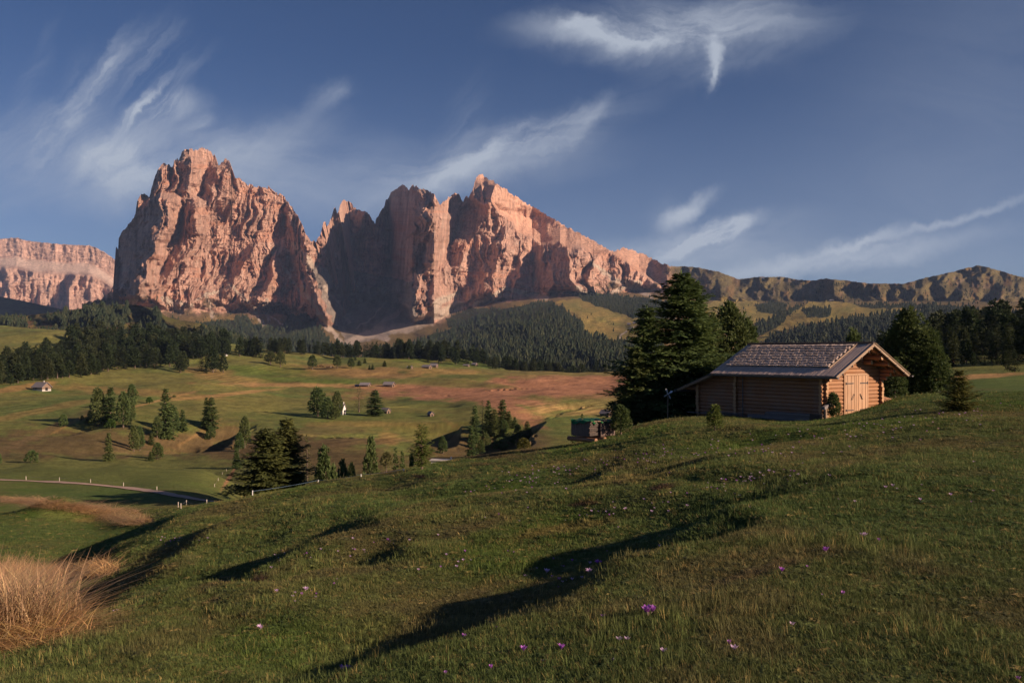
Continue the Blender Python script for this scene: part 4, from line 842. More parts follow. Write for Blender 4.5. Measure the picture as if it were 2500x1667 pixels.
for x, y in poisson(RIM, 62, 7, 5): wood_tree(x, y, 35 + (x > 930) * 4, lab, grp, lo=600, wf=.95)
lab = lambda x, y: '%s conifer of the right wood, %s' % ('front row' if y > 885 else 'inner' if y > 872 else 'rearmost', 'close to the stone pines' if x < 2340 else 'above the small yellowish spruce' if x < 2400 else 'near the right photo edge' if x < 2470 else 'at the right photo edge'); grp = 'conifers of the right wood'
for x, y in poisson([(2290, 893), (2345, 893), (2400, 889), (2560, 892), (2660, 880), (2660, 862), (2450, 862), (2350, 866), (2280, 872)], 42, 11, 6):
    wood_tree(x, y, (62 + (x - 2290) * .18) * random.uniform(.75, 1.1), lab, grp, lo=120, near=220, wf=1.1)
for x, y, h_ in [(2376, 894, 30), (2404, 892, 22), (2425, 893, 24), (2437, 892, 20), (2350, 892, 22), (2320, 894, 52), (2308, 896, 40), (2465, 905, 55), (2478, 908, 52), (2455, 900, 40)]:
    wood_tree(x, y, h_, lab, grp, lo=110, near=170)
NIND = NCON[0]

def instancer(name, pts, scl, rot, idx, meshes, extra=None, props=None, tilt=None):
    """one object: real copies of a few small meshes on a cloud of points (geometry nodes)"""
    me = bpy.data.meshes.new(name + '_points'); n = len(pts); me.vertices.add(n); me.vertices.foreach_set('co', np.asarray(pts, np.float32).ravel())
    a = me.attributes.new('scl', 'FLOAT_VECTOR', 'POINT'); a.data.foreach_set('vector', np.asarray(scl, np.float32).ravel())
    R = np.zeros((n, 3), np.float32); R[:, 2] = rot
    if tilt is not None: R[:, :2] = tilt
    a = me.attributes.new('rot', 'FLOAT_VECTOR', 'POINT'); a.data.foreach_set('vector', R.ravel())
    a = me.attributes.new('idx', 'INT', 'POINT'); a.data.foreach_set('value', np.asarray(idx, np.int32))
    if extra is not None:
        a = me.attributes.new('tint', 'FLOAT_COLOR', 'POINT'); a.data.foreach_set('color', np.concatenate([extra, np.ones((n, 1))], 1).astype(np.float32).ravel())
    src = bpy.data.collections.new(name + '_source')
    for i, m_ in enumerate(meshes):
        so = bpy.data.objects.new('%s_source_%02d' % (name, i), m_); src.objects.link(so)
    o = link(name, me, None, **(props or {}))
    g = bpy.data.node_groups.new(name + '_nodes', 'GeometryNodeTree')
    g.interface.new_socket('Geometry', in_out='INPUT', socket_type='NodeSocketGeometry'); g.interface.new_socket('Geometry', in_out='OUTPUT', socket_type='NodeSocketGeometry')
    gi = g.nodes.new('NodeGroupInput'); go = g.nodes.new('NodeGroupOutput'); ci = g.nodes.new('GeometryNodeCollectionInfo'); ip = g.nodes.new('GeometryNodeInstanceOnPoints')
    ci.inputs['Collection'].default_value = src; ci.inputs['Separate Children'].default_value = True; ci.inputs['Reset Children'].default_value = True
    def attr(nm, ty):
        nd = g.nodes.new('GeometryNodeInputNamedAttribute'); nd.data_type = ty; nd.inputs[0].default_value = nm; return nd.outputs[0]
    L = g.links.new; L(gi.outputs[0], ip.inputs['Points']); L(ci.outputs[0], ip.inputs['Instance']); ip.inputs['Pick Instance'].default_value = True
    L(attr('idx', 'INT'), ip.inputs['Instance Index']); L(attr('rot', 'FLOAT_VECTOR'), ip.inputs['Rotation']); L(attr('scl', 'FLOAT_VECTOR'), ip.inputs['Scale'])
    L(ip.outputs[0], go.inputs[0]); md = o.modifiers.new('scatter', 'NODES'); md.node_group = g
    return o
fm = [raw_mesh('far_conifer_mesh', v_, f_, False, [M_FAR, m_bark], [0] * nf + [1] * (len(f_) - nf)) for v_, f_, nf in FARV]
rg = np.random.default_rng(4)
FP, FS = [], []
def scatter_far(poly, per_px2, hm, seed, dfun=mount_depth, hvar=.5):
    g_ = np.random.default_rng(seed); xs = [p[0] for p in poly]; ys = [p[1] for p in poly]; n = int((max(xs) - min(xs)) * (max(ys) - min(ys)) * per_px2)
    x = g_.uniform(min(xs), max(xs), n); y = g_.uniform(min(ys), max(ys), n); wx = x + fbm(x / 14, y / 14, 8, 3) * 9; wy = y + fbm(x / 14, y / 14, 9, 3) * 5
    S_ = SIL if dfun is mount_depth else KN
    k = inpoly(wx, wy, poly) & (x < 2700) & (x > -200) & (y > np.interp(x, S_[:, 0], S_[:, 1]) + 6); x, y = x[k], y[k]; Y = dfun(x, y); top = y
    for a_, b_, c_ in zip(x, y, Y): FP.append(((a_ - CX) / F * c_, c_, (HY - b_) / F * c_))
    FS.extend(list(hm * g_.uniform(1 - hvar, 1 + hvar, len(x)) * (.8 + .4 * vn(x / 30, y / 20, 3))))
scatter_far(FOR['f1'], .05, 15, 1); scatter_far(FOR['f2'], .050, 15, 2); scatter_far(FOR['f3'], .07, 13, 3); scatter_far(FOR['f4'], .07, 13, 4); scatter_far(FOR['f5'], .07, 13, 5)
scatter_far(FOR['f6'], .045, 15, 6); scatter_far(FOR['f7'], .06, 12, 7); scatter_far(FOR['f8'], .04, 11, 8); scatter_far(FOR['f9'], .03, 11, 9); scatter_far(FOR['f10'], .04, 14, 10)
scatter_far([(1840, 690), (2500, 680), (2500, 745), (1840, 745)], .012, 11, 11); scatter_far([(1330, 790), (1560, 740), (1580, 830), (1420, 830)], .0012, 11, 12); scatter_far([(1560, 700), (1950, 740), (1950, 790), (1600, 790)], .004, 10, 13); scatter_far([(300, 715), (760, 745), (800, 790), (300, 790)], .008, 9, 14)
for i, k in enumerate(KNF): scatter_far(k, .05, 13, 20 + i, kn_d)
scatter_far([(-100, 760), (600, 760), (640, 850), (-100, 850)], .003, 11, 30, kn_d)
# the meadow rim's hindmost rows and gaps in the left wood
def scatter_val(poly, n, hm, seed, lo, near=None):
    g_ = random.Random(seed)
    for x, y in poisson(poly, n, 3, seed, 30):
        p = at(x, y, near, lo); FP.append(tuple(p)); FS.append(hm * g_.uniform(.75, 1.2) * p.y / F)
scatter_val(LW, 260, 42, 40, 250); scatter_val(RIM, 60, 28, 41, 600)
for x0, x1, y0, y1, n, hp in [(1185, 1270, 905, 898, 26, 28), (1265, 1560, 900, 916, 110, 30), (1040, 1190, 884, 880, 24, 30)]:
    for i in range(n):
        t = random.random(); x = x0 + (x1 - x0) * t; Y = random.uniform(960, 1150); X = (x - CX) / F * Y; z = min(zat(X, Y), (HY - (y0 + (y1 - y0) * t)) / F * Y); FP.append((X, Y, z)); FS.append(hp * random.uniform(.8, 1.25) * Y / F)
for i in range(120):
    x = random.uniform(2150, 2700); Y = random.uniform(230, 420); X = (x - CX) / F * Y; FP.append((X, Y, zat(X, Y))); FS.append((70 + (x - 2150) * .1) / F * Y * random.uniform(.7, 1.1))
FP = np.array(FP); FS = np.array(FS); n = len(FP)
wv_ = rg.uniform(.95, 1.5, n)
instancer('forest', FP, np.stack([FS * wv_, FS * wv_, FS], 1), rg.uniform(0, 6.28, n), np.where(FP[:, 1] < 1250, 6 + rg.choice(6, n), rg.choice(6, n, p=[.26, .26, .26, .08, .07, .07])), fm + WOOD, None, dict(kind='stuff', label='dense dark conifer woods covering the slopes below the rock peaks', category='forest'))
print('conifers', NIND, 'forest', n)
# ================================================================== the log cabin
def wood_mat(name, a, b, grey=None, gk=0.0, axis=1, sc_=1.0, bump=.35, rough=.8, oik=.45):
    m_, N = new_mat(name); tc = N.n('ShaderNodeTexCoord').outputs['Object']; oi = N.n('ShaderNodeObjectInfo').outputs['Random']
    g_ = N.n('ShaderNodeNewGeometry').outputs['Position']
    off = N.n('ShaderNodeCombineXYZ', i0=N.m('MULTIPLY', oi, 37), i1=N.m('MULTIPLY', oi, 11), i2=0.0).outputs[0]
    v_ = N.v('ADD', tc, off); mp = N.n('ShaderNodeMapping'); N.set(mp, 0, v_); s_ = [26 * sc_] * 3; s_[axis] = 1.6 * sc_; mp.inputs['Scale'].default_value = s_
    n = N.noise(mp.outputs[0], 1.0, 6, .65); k = N.noise(g_, 1.6, 4, .6)
    c = N.mix(N.sm(n, .3, .72), a, b); c = N.mix(N.m('MULTIPLY', oi, oik), c, tuple(x * .68 for x in a)); 
    if grey: c = N.mix(N.m('MULTIPLY', N.sm(k, .35, .7), gk), c, grey)
    finish(N, c, rough, n, bump, .01); return m_
M_LOG = wood_mat('log_wood', (.20, .092, .050), (.46, .24, .135), (.26, .18, .14), .6)
M_LOGX = wood_mat('log_wood_cross', (.26, .12, .058), (.44, .24, .125), (.34, .22, .15), .35, axis=0)
m_, N = new_mat('log_end'); tc = N.n('ShaderNodeTexCoord').outputs['Object']; sx = N.n('ShaderNodeSeparateXYZ', i0=tc)
rr = N.m('SQRT', N.m('ADD', N.m('MULTIPLY', sx.outputs[0], sx.outputs[0]), N.m('MULTIPLY', sx.outputs[2], sx.outputs[2])))
ring = N.m('SINE', N.m('MULTIPLY', rr, 46)); finish(N, N.mix(N.sm(ring, -1, 1), (.34, .20, .11), (.46, .29, .17)), .85); M_END = m_
M_DOOR = wood_mat('door_wood', (.36, .21, .125), (.52, .33, .205), (.4, .3, .22), .3, axis=2)
M_BOARD = wood_mat('weathered_board', (.44, .33, .275), (.66, .51, .43), (.40, .31, .27), .5, axis=0)
M_SHIN = wood_mat('shingle_wood', (.46, .36, .31), (.66, .53, .46), (.44, .35, .30), .5, axis=0, sc_=3, oik=.12)
M_GREY = wood_mat('grey_plank_wood', (.13, .115, .115), (.26, .235, .235), (.16, .145, .15), .4, axis=1)
M_RAKE = wood_mat('rake_board_wood', (.24, .165, .11), (.38, .27, .19), (.22, .18, .15), .5, axis=0)
M_DARK = wood_mat('dark_wood', (.045, .036, .032), (.10, .08, .07), axis=1)
m_, N = new_mat('dark_iron'); finish(N, (.035, .033, .04, 1), .55, spec=.5); M_IRON = m_
m_, N = new_mat('gutter_zinc'); finish(N, (.09, .085, .09, 1), .5, spec=.5); M_ZINC = m_

def cyl_mesh(name, n, mats, seed=0, irr=.05, taper=.0):
    """unit log along y (0..1), radius 1, slightly uneven, with end grain faces"""
    rnd = random.Random(seed); vs, fs, mi = [], [], []; m = 5
    for j in range(m):
        t = j / (m - 1)
        for k in range(n):
            a = 2 * math.pi * k / n; r = (1 + rnd.uniform(-irr, irr)) * (1 - taper * t); vs.append((r * math.cos(a), t, r * math.sin(a)))
    for j in range(m - 1):
        for k in range(n): a = j * n + k; b = j * n + (k + 1) % n; fs.append((a, a + n, b + n, b)); mi.append(0)
    b0 = len(vs); 
    for k in range(n): vs.append(vs[k])
    fs.append(tuple(b0 + k for k in range(n))); mi.append(1)
    b0 = len(vs)
    for k in range(n): vs.append(vs[(m - 1) * n + k])
    fs.append(tuple(b0 + n - 1 - k for k in range(n))); mi.append(1)
    me = raw_mesh(name, vs, fs, False, mats, mi); sm = np.array([1] * (len(fs) - 2) + [0, 0], bool); me.polygons.foreach_set('use_smooth', sm); return me
def box_geo(x0, y0, z0, x1, y1, z1, c=0.0):
    """box with a small chamfer along its four longest-view edges"""
    if c <= 0:
        v = [(x0, y0, z0), (x1, y0, z0), (x1, y1, z0), (x0, y1, z0), (x0, y0, z1), (x1, y0, z1), (x1, y1, z1), (x0, y1, z1)]
        return v, [(0, 3, 2, 1), (4, 5, 6, 7), (0, 1, 5, 4), (1, 2, 6, 5), (2, 3, 7, 6), (3, 0, 4, 7)]
    bm_ = bmesh.new(); bmesh.ops.create_cube(bm_, size=1)
    for v in bm_.verts: v.co = Vector((x0 + (v.co.x + .5) * (x1 - x0), y0 + (v.co.y + .5) * (y1 - y0), z0 + (v.co.z + .5) * (z1 - z0)))
    bmesh.ops.bevel(bm_, geom=list(bm_.edges), offset=c, segments=1, affect='EDGES'); bm_.verts.ensure_lookup_table()
    v = [tuple(x.co) for x in bm_.verts]; f = [tuple(x.index for x in fc.verts) for fc in bm_.faces]; bm_.free(); return v, f
def join(gs):
    vs, fs = [], []
    for v, f in gs: b = len(vs); vs += v; fs += [tuple(b + i for i in q) for q in f]
    return vs, fs
def xf(g, M): return [tuple(M @ Vector(v)) for v in g[0]], g[1]
def bar(p, q, wd, th, up=(0, 0, 1), c=.006):
    """a squared beam from p to q"""
    p = Vector(p); q = Vector(q); d = (q - p); L = d.length; d.normalize(); u = Vector(up); s = d.cross(u).normalized(); u = s.cross(d).normalized()
    M = Matrix(((d.x, s.x, u.x, p.x), (d.y, s.y, u.y, p.y), (d.z, s.z, u.z, p.z), (0, 0, 0, 1))); return xf(box_geo(0, -wd / 2, -th / 2, L, wd / 2, th / 2, c), M)
def rod(p, q, r, n=8, r2=None):
    p = Vector(p); q = Vector(q); d = (q - p).normalized(); s = d.orthogonal().normalized(); u = d.cross(s); r2 = r if r2 is None else r2; vs = []
    for c_, rr_ in ((p, r), (q, r2)):
        for k in range(n): a = 2 * math.pi * k / n; vs.append(tuple(c_ + (s * math.cos(a) + u * math.sin(a)) * rr_))
    return vs, [(k, (k + 1) % n, n + (k + 1) % n, n + k) for k in range(n)] + [tuple(range(n))[::-1], tuple(range(n, 2 * n))]
def part(name, g, m_, parent, smooth=False, **pr):
    return link(name, raw_mesh(name + '_mesh', g[0], g[1], smooth, [m_]), parent, **pr)
LOGM = [cyl_mesh('log_mesh', 12, [M_LOG, M_END], s_) for s_ in range(4)]
LOGX = [cyl_mesh('cross_log_mesh', 12, [M_LOGX, M_END], 10 + s_) for s_ in range(4)]

GA = math.atan2(.595, .804); CZ = -3.52
P0 = Vector((15.2, 42.0, CZ))
cab = bpy.data.objects.new('log_cabin', None); COL.objects.link(cab); cab.location = P0; cab.rotation_euler = (0, 0, GA)
cab['label'] = 'log cabin with silvery shingled roof and a double plank door on the lit gable'; cab['category'] = 'cabin'
W_, LEN, SP_ = 4.9, 7.8, .19
EAVE, RIDGE, OV, SL = 2.385, 3.97, .8, .488
def roof_z(x): return RIDGE - SL * abs(x - W_ / 2)
def log_y(x, z, y0, y1, r=.105, m=LOGM):        # along the long side
    o = link('log', random.choice(m), cab); o.location = (x, y0, z); o.scale = (r, y1 - y0, r * 1.0)
def log_x(y, z, x0, x1, r=.105):                # along the gable
    o = link('log', random.choice(LOGX), cab); o.location = (x0, y, z); o.rotation_euler = (0, 0, -math.pi / 2); o.scale = (r, x1 - x0, r)
for k in range(14):
    z = .10 + SP_ * k; j = lambda: random.uniform(-.03, .03); top = k - 11
    pr = [.25, .25, .25][0] + j() if k < 11 else (.45, .66, .86)[top]
    zt = roof_z(0) - .13
    if z > 1.7:       # upper courses stop where the lean-to roof starts
        y1 = 8.0 - max(0, (z - 1.75)) * 2.6
    else: y1 = 8.05 + j()
    log_y(0, z, -(.25 + j() if k < 11 else pr * .9), y1); log_y(W_, z, -pr, y1)
for k in range(20):
    z = .005 + SP_ * (k + .5); r = .105
    half = (roof_z(W_ / 2) - .16 - z) / SL
    lo_, hi_ = -.25 + random.uniform(-.03, .03), W_ + .25 + random.uniform(-.03, .03)
    if z > 2.45: lo_, hi_ = W_ / 2 - half, W_ / 2 + half
    if hi_ - lo_ < .5: continue
    if z < 2.36: log_x(0, z, lo_, 1.60 + random.uniform(-.02, .0)); log_x(0, z, 3.66, hi_)
    else: log_x(0, z, lo_, hi_)
    if z < 3.6: log_x(5.2, z, lo_, hi_)
    if z < 1.8: log_x(7.8, z, lo_, hi_)
# purlins and wall plates running out under the gable overhang
for x, dz_, pr, r in ((W_ / 2, .20, 1.10, .115), (1.62, .20, 1.05, .105), (1.02, .20, 1.02, .10), (3.42, .24, 1.08, .12), (3.40, .50, .52, .11), (1.50, .50, .45, .10), (4.15, .22, 1.0, .10)):
    log_y(x, roof_z(x) - dz_, -pr, 6.2, r, LOGX_Y if False else LOGM)
log_y(2.45, 2.86, -.06, 0.6, .1)
# a lean-to purlin end
log_y(-.28, 1.50, 7.9, 8.5, .085); log_x(8.35, 1.53, -.55, W_ + .4, .085)
# --- roof: boards down the slope
bl = math.hypot(W_ / 2 + OV, (W_ / 2 + OV) * SL); sa = math.atan(SL)
brd = raw_mesh('roof_board_mesh', *box_geo(0, -.068, -.016, 1, .068, .016, .004), False, [M_BOARD])
for side in (-1, 1):
    n_ = 54
    for i in range(n_):
        y = -1.20 + 7.6 * (i + .5) / n_; o = link('roof_board', brd, cab)
        o.location = (W_ / 2, y, RIDGE + random.uniform(-.004, .004)); o.rotation_euler = (0, sa if side > 0 else math.pi - sa, 0); o.scale = (bl + random.uniform(-.02, .02), 1.0, 1)
# --- shingle field on the front slope
rnd = random.Random(4)
shv, shf = box_geo(-.12, -.5, 0, .12, .5, .022, 0)
shv = [(x, y + (.06 if x > 0 else 0) * 0, z + (.010 if x < 0 else 0)) for x, y, z in shv]
SHM = []
for q in range(4):
    r_ = random.Random(q); v2 = [(x + (r_.uniform(-.025, .03) if x < 0 else 0), y, z) for x, y, z in shv]; SHM.append(raw_mesh('shingle_mesh', v2, shf, False, [M_SHIN]))
rows, cols = 13, 38; x_lo, x_hi = -.02, W_ / 2 - .22; y_lo, y_hi = -.33, 5.95; rest = []; sh_cnt = 0
for r_ in range(rows):
    for c_ in range(cols):
        t = (r_ + .5) / rows; x = x_lo + (x_hi - x_lo) * t; wd = (y_hi - y_lo) / cols; y = y_lo + wd * (c_ + .5 + (.5 if r_ % 2 else 0) + rnd.uniform(-.08, .08))
        if y > y_hi: continue
        M = Matrix.Translation((x, y, roof_z(x) + .046 + rnd.uniform(0, .012))) @ Matrix.Rotation(math.pi + sa * 0, 4, 'Z') @ Matrix.Rotation(sa - .085 - rnd.uniform(0, .05), 4, 'Y') @ Matrix.Rotation(math.pi, 4, 'Z') @ Matrix.Diagonal((1.15 + rnd.uniform(-.08, .1), wd * rnd.uniform(.80, .97), 1.25, 1))
        # the butt (low) end faces the eave
        M = Matrix.Translation((x, y, roof_z(x) + .030 + rnd.uniform(0, .014))) @ Matrix.Rotation(-(sa - .17 - rnd.uniform(0, .05)), 4, 'Y') @ Matrix.Diagonal((1.15 + rnd.uniform(-.08, .1), wd * rnd.uniform(.95, 1.03), 1.9, 1))
        if r_ < 8 and sh_cnt < 298:
            o = link('shingle', SHM[rnd.randrange(4)], cab); o.matrix_local = M; sh_cnt += 1
        else: rest.append(xf((list(SHM[0].vertices and [tuple(v.co) for v in SHM[rnd.randrange(4)].vertices]), shf), M))
part('shingle_rest', join(rest), M_SHIN, cab, kind='stuff')
part('shingle_trim', bar((x_lo - .1, y_lo - .06, roof_z(x_lo - .1) + .055), (x_hi + .15, y_lo - .06, roof_z(x_hi + .15) + .055), .07, .05, (0, 0, 1)), M_RAKE, cab)
part('ridge_board', join([bar((W_ / 2 - .07, -1.22, RIDGE + .035), (W_ / 2 - .07, 6.42, RIDGE + .035), .17, .03, (-SL, 0, 1)), bar((W_ / 2 + .08, -1.22, RIDGE + .03), (W_ / 2 + .08, 6.42, RIDGE + .03), .17, .03, (SL, 0, 1))]), M_DARK, cab)
for side in (-1, 1):
    xe = W_ / 2 + side * (W_ / 2 + OV)
    for yy in (-1.225, 6.43):
        part('rake_board', bar((W_ / 2, yy, RIDGE - .085), (xe, yy, roof_z(xe) - .085), .035, .12, (0, 0, 1)), M_RAKE, cab)
    part('rake_board', bar((W_ / 2 + side * .02, -1.262, RIDGE + .012), (xe + side * .03, -1.262, roof_z(xe) + .0), .04, .035, (0, 0, 1)), M_RAKE, cab)
    for t in (.16, .36, .60, .84):
        x = W_ / 2 + side * (W_ / 2 + OV) * t; part('bracket', bar((x, -1.27, roof_z(x) - .17), (x, -1.16, roof_z(x) - .17), .07, .10), M_DARK, cab)
    # rafters seen from below
    for yy in (-.95, -.5): part('rafter', bar((W_ / 2, yy, RIDGE - .095), (xe - side * .1, yy, roof_z(xe - side * .1) - .095), .09, .12), M_LOGX, cab)
    part('fascia', bar((xe + side * -.03, -1.2, EAVE - .045), (xe - side * .03, 6.4, EAVE - .045), .03, .09), M_RAKE, cab)
    gv, gf = [], []
    gx = xe + side * .065; gzc = EAVE - .06
    for j, y in enumerate((-1.38, 6.55)):
        for k in range(9): a = math.pi + math.pi * k / 8; gv.append((gx + .075 * math.cos(a), y, gzc + .075 * math.sin(a)))
    for k in range(8): gf.append((k, k + 1, 9 + k + 1, 9 + k))
    g2 = [(x, y, z) for x, y, z in gv]; n0 = len(gv); gv += [(x + (gx - x) * .15, y, z + .008) for x, y, z in g2]
    for k in range(8): gf.append((n0 + k, n0 + 9 + k, n0 + 9 + k + 1, n0 + k + 1))
    gf += [tuple(range(9)), tuple(range(9, 18))[::-1]]
    part('gutter', (gv, gf), M_ZINC, cab)
    if side < 0: part('gutter_hooks', join([rod((gx + .09, y, gzc - .01), (gx - .085, y, gzc + .02), .012, 6) for y in np.linspace(-1.1, 6.2, 9)]), M_DARK, cab)
# --- lean-to roof at the far end, boards running down away from the gable
lt = raw_mesh('lean_to_board_mesh', *box_geo(-.075, 0, -.016, .075, 1, .016, .004), False, [M_BOARD]); ls = math.hypot(2.45, .92); la = math.atan2(-.92, 2.45)
n_ = 40
for i in range(n_):
    x = -OV + (W_ + 2 * OV) * (i + .5) / n_; o = link('roof_board', lt, cab); o.location = (x, 6.33, EAVE - .035); o.rotation_euler = (la, 0, 0); o.scale = (1.02, ls, 1)
for x in (-OV - .03, W_ + OV + .03):
    part('rake_board', bar((x, 6.28, EAVE - .06), (x, 8.76, EAVE - .99), .03, .15), M_RAKE, cab)
    part('rake_board', bar((x - .03, 6.2, EAVE + .02), (x - .03, 8.82, EAVE - .96), .03, .03), M_GREY, cab)
part('gutter', join([rod((-OV - .15, 8.84, EAVE - 1.03), (W_ + OV + .15, 8.84, EAVE - 1.03), .07, 10)]), M_ZINC, cab)
# triangular gable infill above the lean-to
part('gable_boards', ([(.1, 6.15, 2.2), (W_ - .1, 6.15, 2.2), (W_ / 2, 6.15, RIDGE - .2), (.1, 6.2, 2.2), (W_ - .1, 6.2, 2.2), (W_ / 2, 6.2, RIDGE - .2)], [(0, 1, 2), (5, 4, 3), (0, 3, 4, 1), (1, 4, 5, 2), (2, 5, 3, 0)]), M_GREY, cab)
# --- door
dz0, dz1 = .40, 2.34
part('door_frame', join([bar((1.62, -.10, dz0 - .2), (1.62, -.10, dz1 + .06), .12, .10, (0, 1, 0)), bar((3.66, -.10, dz0 - .2), (3.66, -.10, dz1 + .06), .12, .10, (0, 1, 0)), bar((1.68, -.09, dz1 + .06), (3.60, -.09, dz1 + .06), .11, .10)]), M_DOOR, cab)
for s_, (xa, xb) in ((-1, (1.69, 2.625)), (1, (2.655, 3.59))):
    g = []; nP = 6
    for i in range(nP):
        a = xa + (xb - xa) * i / nP; b = xa + (xb - xa) * (i + 1) / nP; g.append(box_geo(a + .006, -.145 - .012 * (i % 2), dz0, b - .006, -.10, dz1, .006))
    g.append(box_geo(xa, -.098, dz0, xb, -.07, dz1))
    d = part('door_leaf', join(g), M_DOOR, cab)
    xh = xa if s_ < 0 else xb
    for hz in (dz0 + .22, dz1 - .38): part('hinge', join([bar((xh, -.168, hz), (xh - s_ * .66, -.168, hz), .014, .05), rod((xh, -.175, hz - .06), (xh, -.175, hz + .06), .022)]), M_IRON, d)
    xc = (xa + xb) / 2 + s_ * -.20; part('handle', join([bar((xc + s_ * .0, -.165, 1.42), (xc + s_ * .20, -.165, 1.16), .014, .035), bar((xc + s_ * -.02, -.20, 1.40), (xc + s_ * .18, -.20, 1.14), .02, .02), rod((xc, -.16, 1.41), (xc - s_ * .01, -.21, 1.41), .012), rod((xc + s_ * .19, -.16, 1.15), (xc + s_ * .19, -.21, 1.15), .012)]), M_IRON, d)
part('drain_pipe', rod((-.17, 4.72, .1), (-.17, 4.72, 2.3), .028), M_ZINC, cab)
def cabP(x, y, z): return cab.matrix_world @ Vector((x, y, z)) if False else P0 + Vector((x * math.cos(GA) - y * math.sin(GA), x * math.sin(GA) + y * math.cos(GA), z))
def thing(name, loc, rz, label, cat, group=None):
    e = bpy.data.objects.new(name, None); COL.objects.link(e); e.location = loc; e.rotation_euler = (0, 0, rz); e['label'] = label; e['category'] = cat; e.empty_display_size = .1
    if group: e['group'] = group
    return e
def gp(x, y): w_ = cabP(x, y, 0); return Vector((w_.x, w_.y, zat(w_.x, w_.y)))
# --- plank stack against the wall
g0 = gp(-.55, 1.6); st = thing('plank_stack', g0, GA, 'stack of long grey planks lying against the shaded cabin wall', 'planks')
rnd = random.Random(8)
for k in range(7):
    for q in range(4):
        a = rnd.uniform(-.06, .06); part('plank', box_geo(-.32 + q * .155 + k * .012, -1.75 + a, k * .075 - .12, -.17 + q * .155 + k * .012 - .01, 1.25 + a, k * .075 - .055, .004), M_GREY, st)
st2 = thing('plank_stack', gp(-.55, 3.35), GA, 'shorter low stack of grey boards left of the long plank stack', 'planks')
for k in range(5):
    for q in range(3): part('plank', box_geo(-.26 + q * .17, -.55 + rnd.uniform(-.04, .04), k * .07 - .12, -.11 + q * .17, .55 + rnd.uniform(-.04, .04), k * .07 - .055, .004), M_GREY, st2)
st3 = thing('plank_heap', gp(-.60, 5.2), GA, 'untidy heap of loose grey planks on the grass along the cabin wall', 'planks')
for k in range(26):
    y = rnd.uniform(-1.6, 2.3); x = rnd.uniform(-.35, .3); z = rnd.uniform(0, .22) * (1 - abs(y) / 3.4) + .02; L_ = rnd.uniform(.5, 1.3); a = rnd.gauss(0, .16)
    part('plank', bar((x - math.sin(a) * L_ / 2, y - L_ / 2, z + rnd.uniform(-.03, .05)), (x + math.sin(a) * L_ / 2, y + L_ / 2, z + rnd.uniform(-.03, .08)), rnd.uniform(.09, .15), .028), M_GREY, st3)
# --- beam on a post at the near corner
e = thing('hitching_rail', gp(-.72, -.35), GA, 'short weathered beam on a squared post at the near corner of the cabin', 'rail')
part('post', bar((0, -.25, -.2), (0, -.25, .62), .12, .12, (0, 1, 0), .01), M_RAKE, e); part('beam', bar((-.28, -.32, .60), (1.0, -.10, .86), .15, .16, (0, 0, 1), .012), M_GREY, e); part('side_board', bar((-.18, -.18, -.05), (-.18, .5, .05), .06, .55), M_DARK, e)
# --- poles and boards stacked behind the right corner
e = thing('timber_pile', gp(W_ + 1.3, .5), GA, 'pile of leaning brown timber in the shade behind the right corner of the cabin', 'timber')
for k in range(9): part('pole', rod((-.8 + k * .16, .2, .05 + .7 * math.exp(-k * .25)), (.5 + k * .17, -.15 + rnd.uniform(-.1, .1), -.05 + .1 * (k % 3)), .055, 8), M_LOG, e)

# --- firewood stack
m_tarp, N = new_mat('green_tarp'); g_ = N.n('ShaderNodeNewGeometry').outputs['Position']; finish(N, N.mix(N.noise(g_, 4, 3), (.008, .07, .02), (.02, .16, .05)), .45, N.noise(g_, 9, 4), .6, .05)
M_SPLIT = wood_mat('split_firewood', (.10, .07, .06), (.30, .22, .19), (.14, .11, .10), .5, axis=2, sc_=.8)
fb = at(1462, 1077); fb = Vector((fb.x, fb.y, fb.z)); fa = GA + .12
fw = thing('firewood_stack', fb, fa, 'firewood stack under a torn green tarpaulin, resting on two round logs', 'firewood')
part('base_log', rod((-.50, -.28, .08), (-.50, 1.35, .08), .10, 14), M_LOG, fw); part('base_log', rod((.10, -.28, .10), (.10, 1.35, .10), .10, 14), M_LOG, fw)
rnd = random.Random(3)
# shaded end of the stack: boards
for k in range(3): part('end_board', box_geo(-.62, 1.20 if False else -.02 + .0, .26 + k * .19, .0, .02, .41 + k * .19, .006), M_DARK, fw)
cnt = 0
for row in range(9):
    for c_ in range(11):
        x = .03 + c_ * .083 + rnd.uniform(-.012, .012) + (.04 if row % 2 else 0); z = .24 + row * .072 + rnd.uniform(-.01, .01)
        r = .046 * rnd.uniform(.8, 1.15); a = rnd.uniform(0, 6); n_ = rnd.choice((3, 4, 5)); vs = []
        for yy in (-.10 + rnd.uniform(-.06, .05), .55): vs += [(x + r * math.cos(a + 6.283 * k / n_), yy, z + r * math.sin(a + 6.283 * k / n_)) for k in range(n_)]
        part('firewood_piece', (vs, [(k, (k + 1) % n_, n_ + (k + 1) % n_, n_ + k) for k in range(n_)] + [tuple(range(n_))[::-1]]), M_SPLIT, fw); cnt += 1
for c_ in range(14): x = -.02 + c_ * .07; part('firewood_piece', bar((x, -.14, .22), (x + rnd.uniform(-.03, .03), -.12, .62 + rnd.uniform(-.1, .3)), .05, .04, (0, 1, 0)), M_SPLIT, fw)
part('stack_core', box_geo(-.60, .04, .24, .95, 1.1, .86), M_SPLIT, fw)
tv, tf = [], []; nx_, ny_ = 16, 9
for j in range(ny_):
    for i in range(nx_):
        u = -.68 + 1.7 * i / (nx_ - 1); v_ = -.20 + 1.45 * j / (ny_ - 1); edge = j == 0 or i == 0 or i == nx_ - 1
        tv.append((u + rnd.uniform(-.02, .02), v_ + (rnd.uniform(-.05, .05)), .915 + rnd.uniform(-.02, .03) - (rnd.uniform(.06, .22) if edge else 0)))
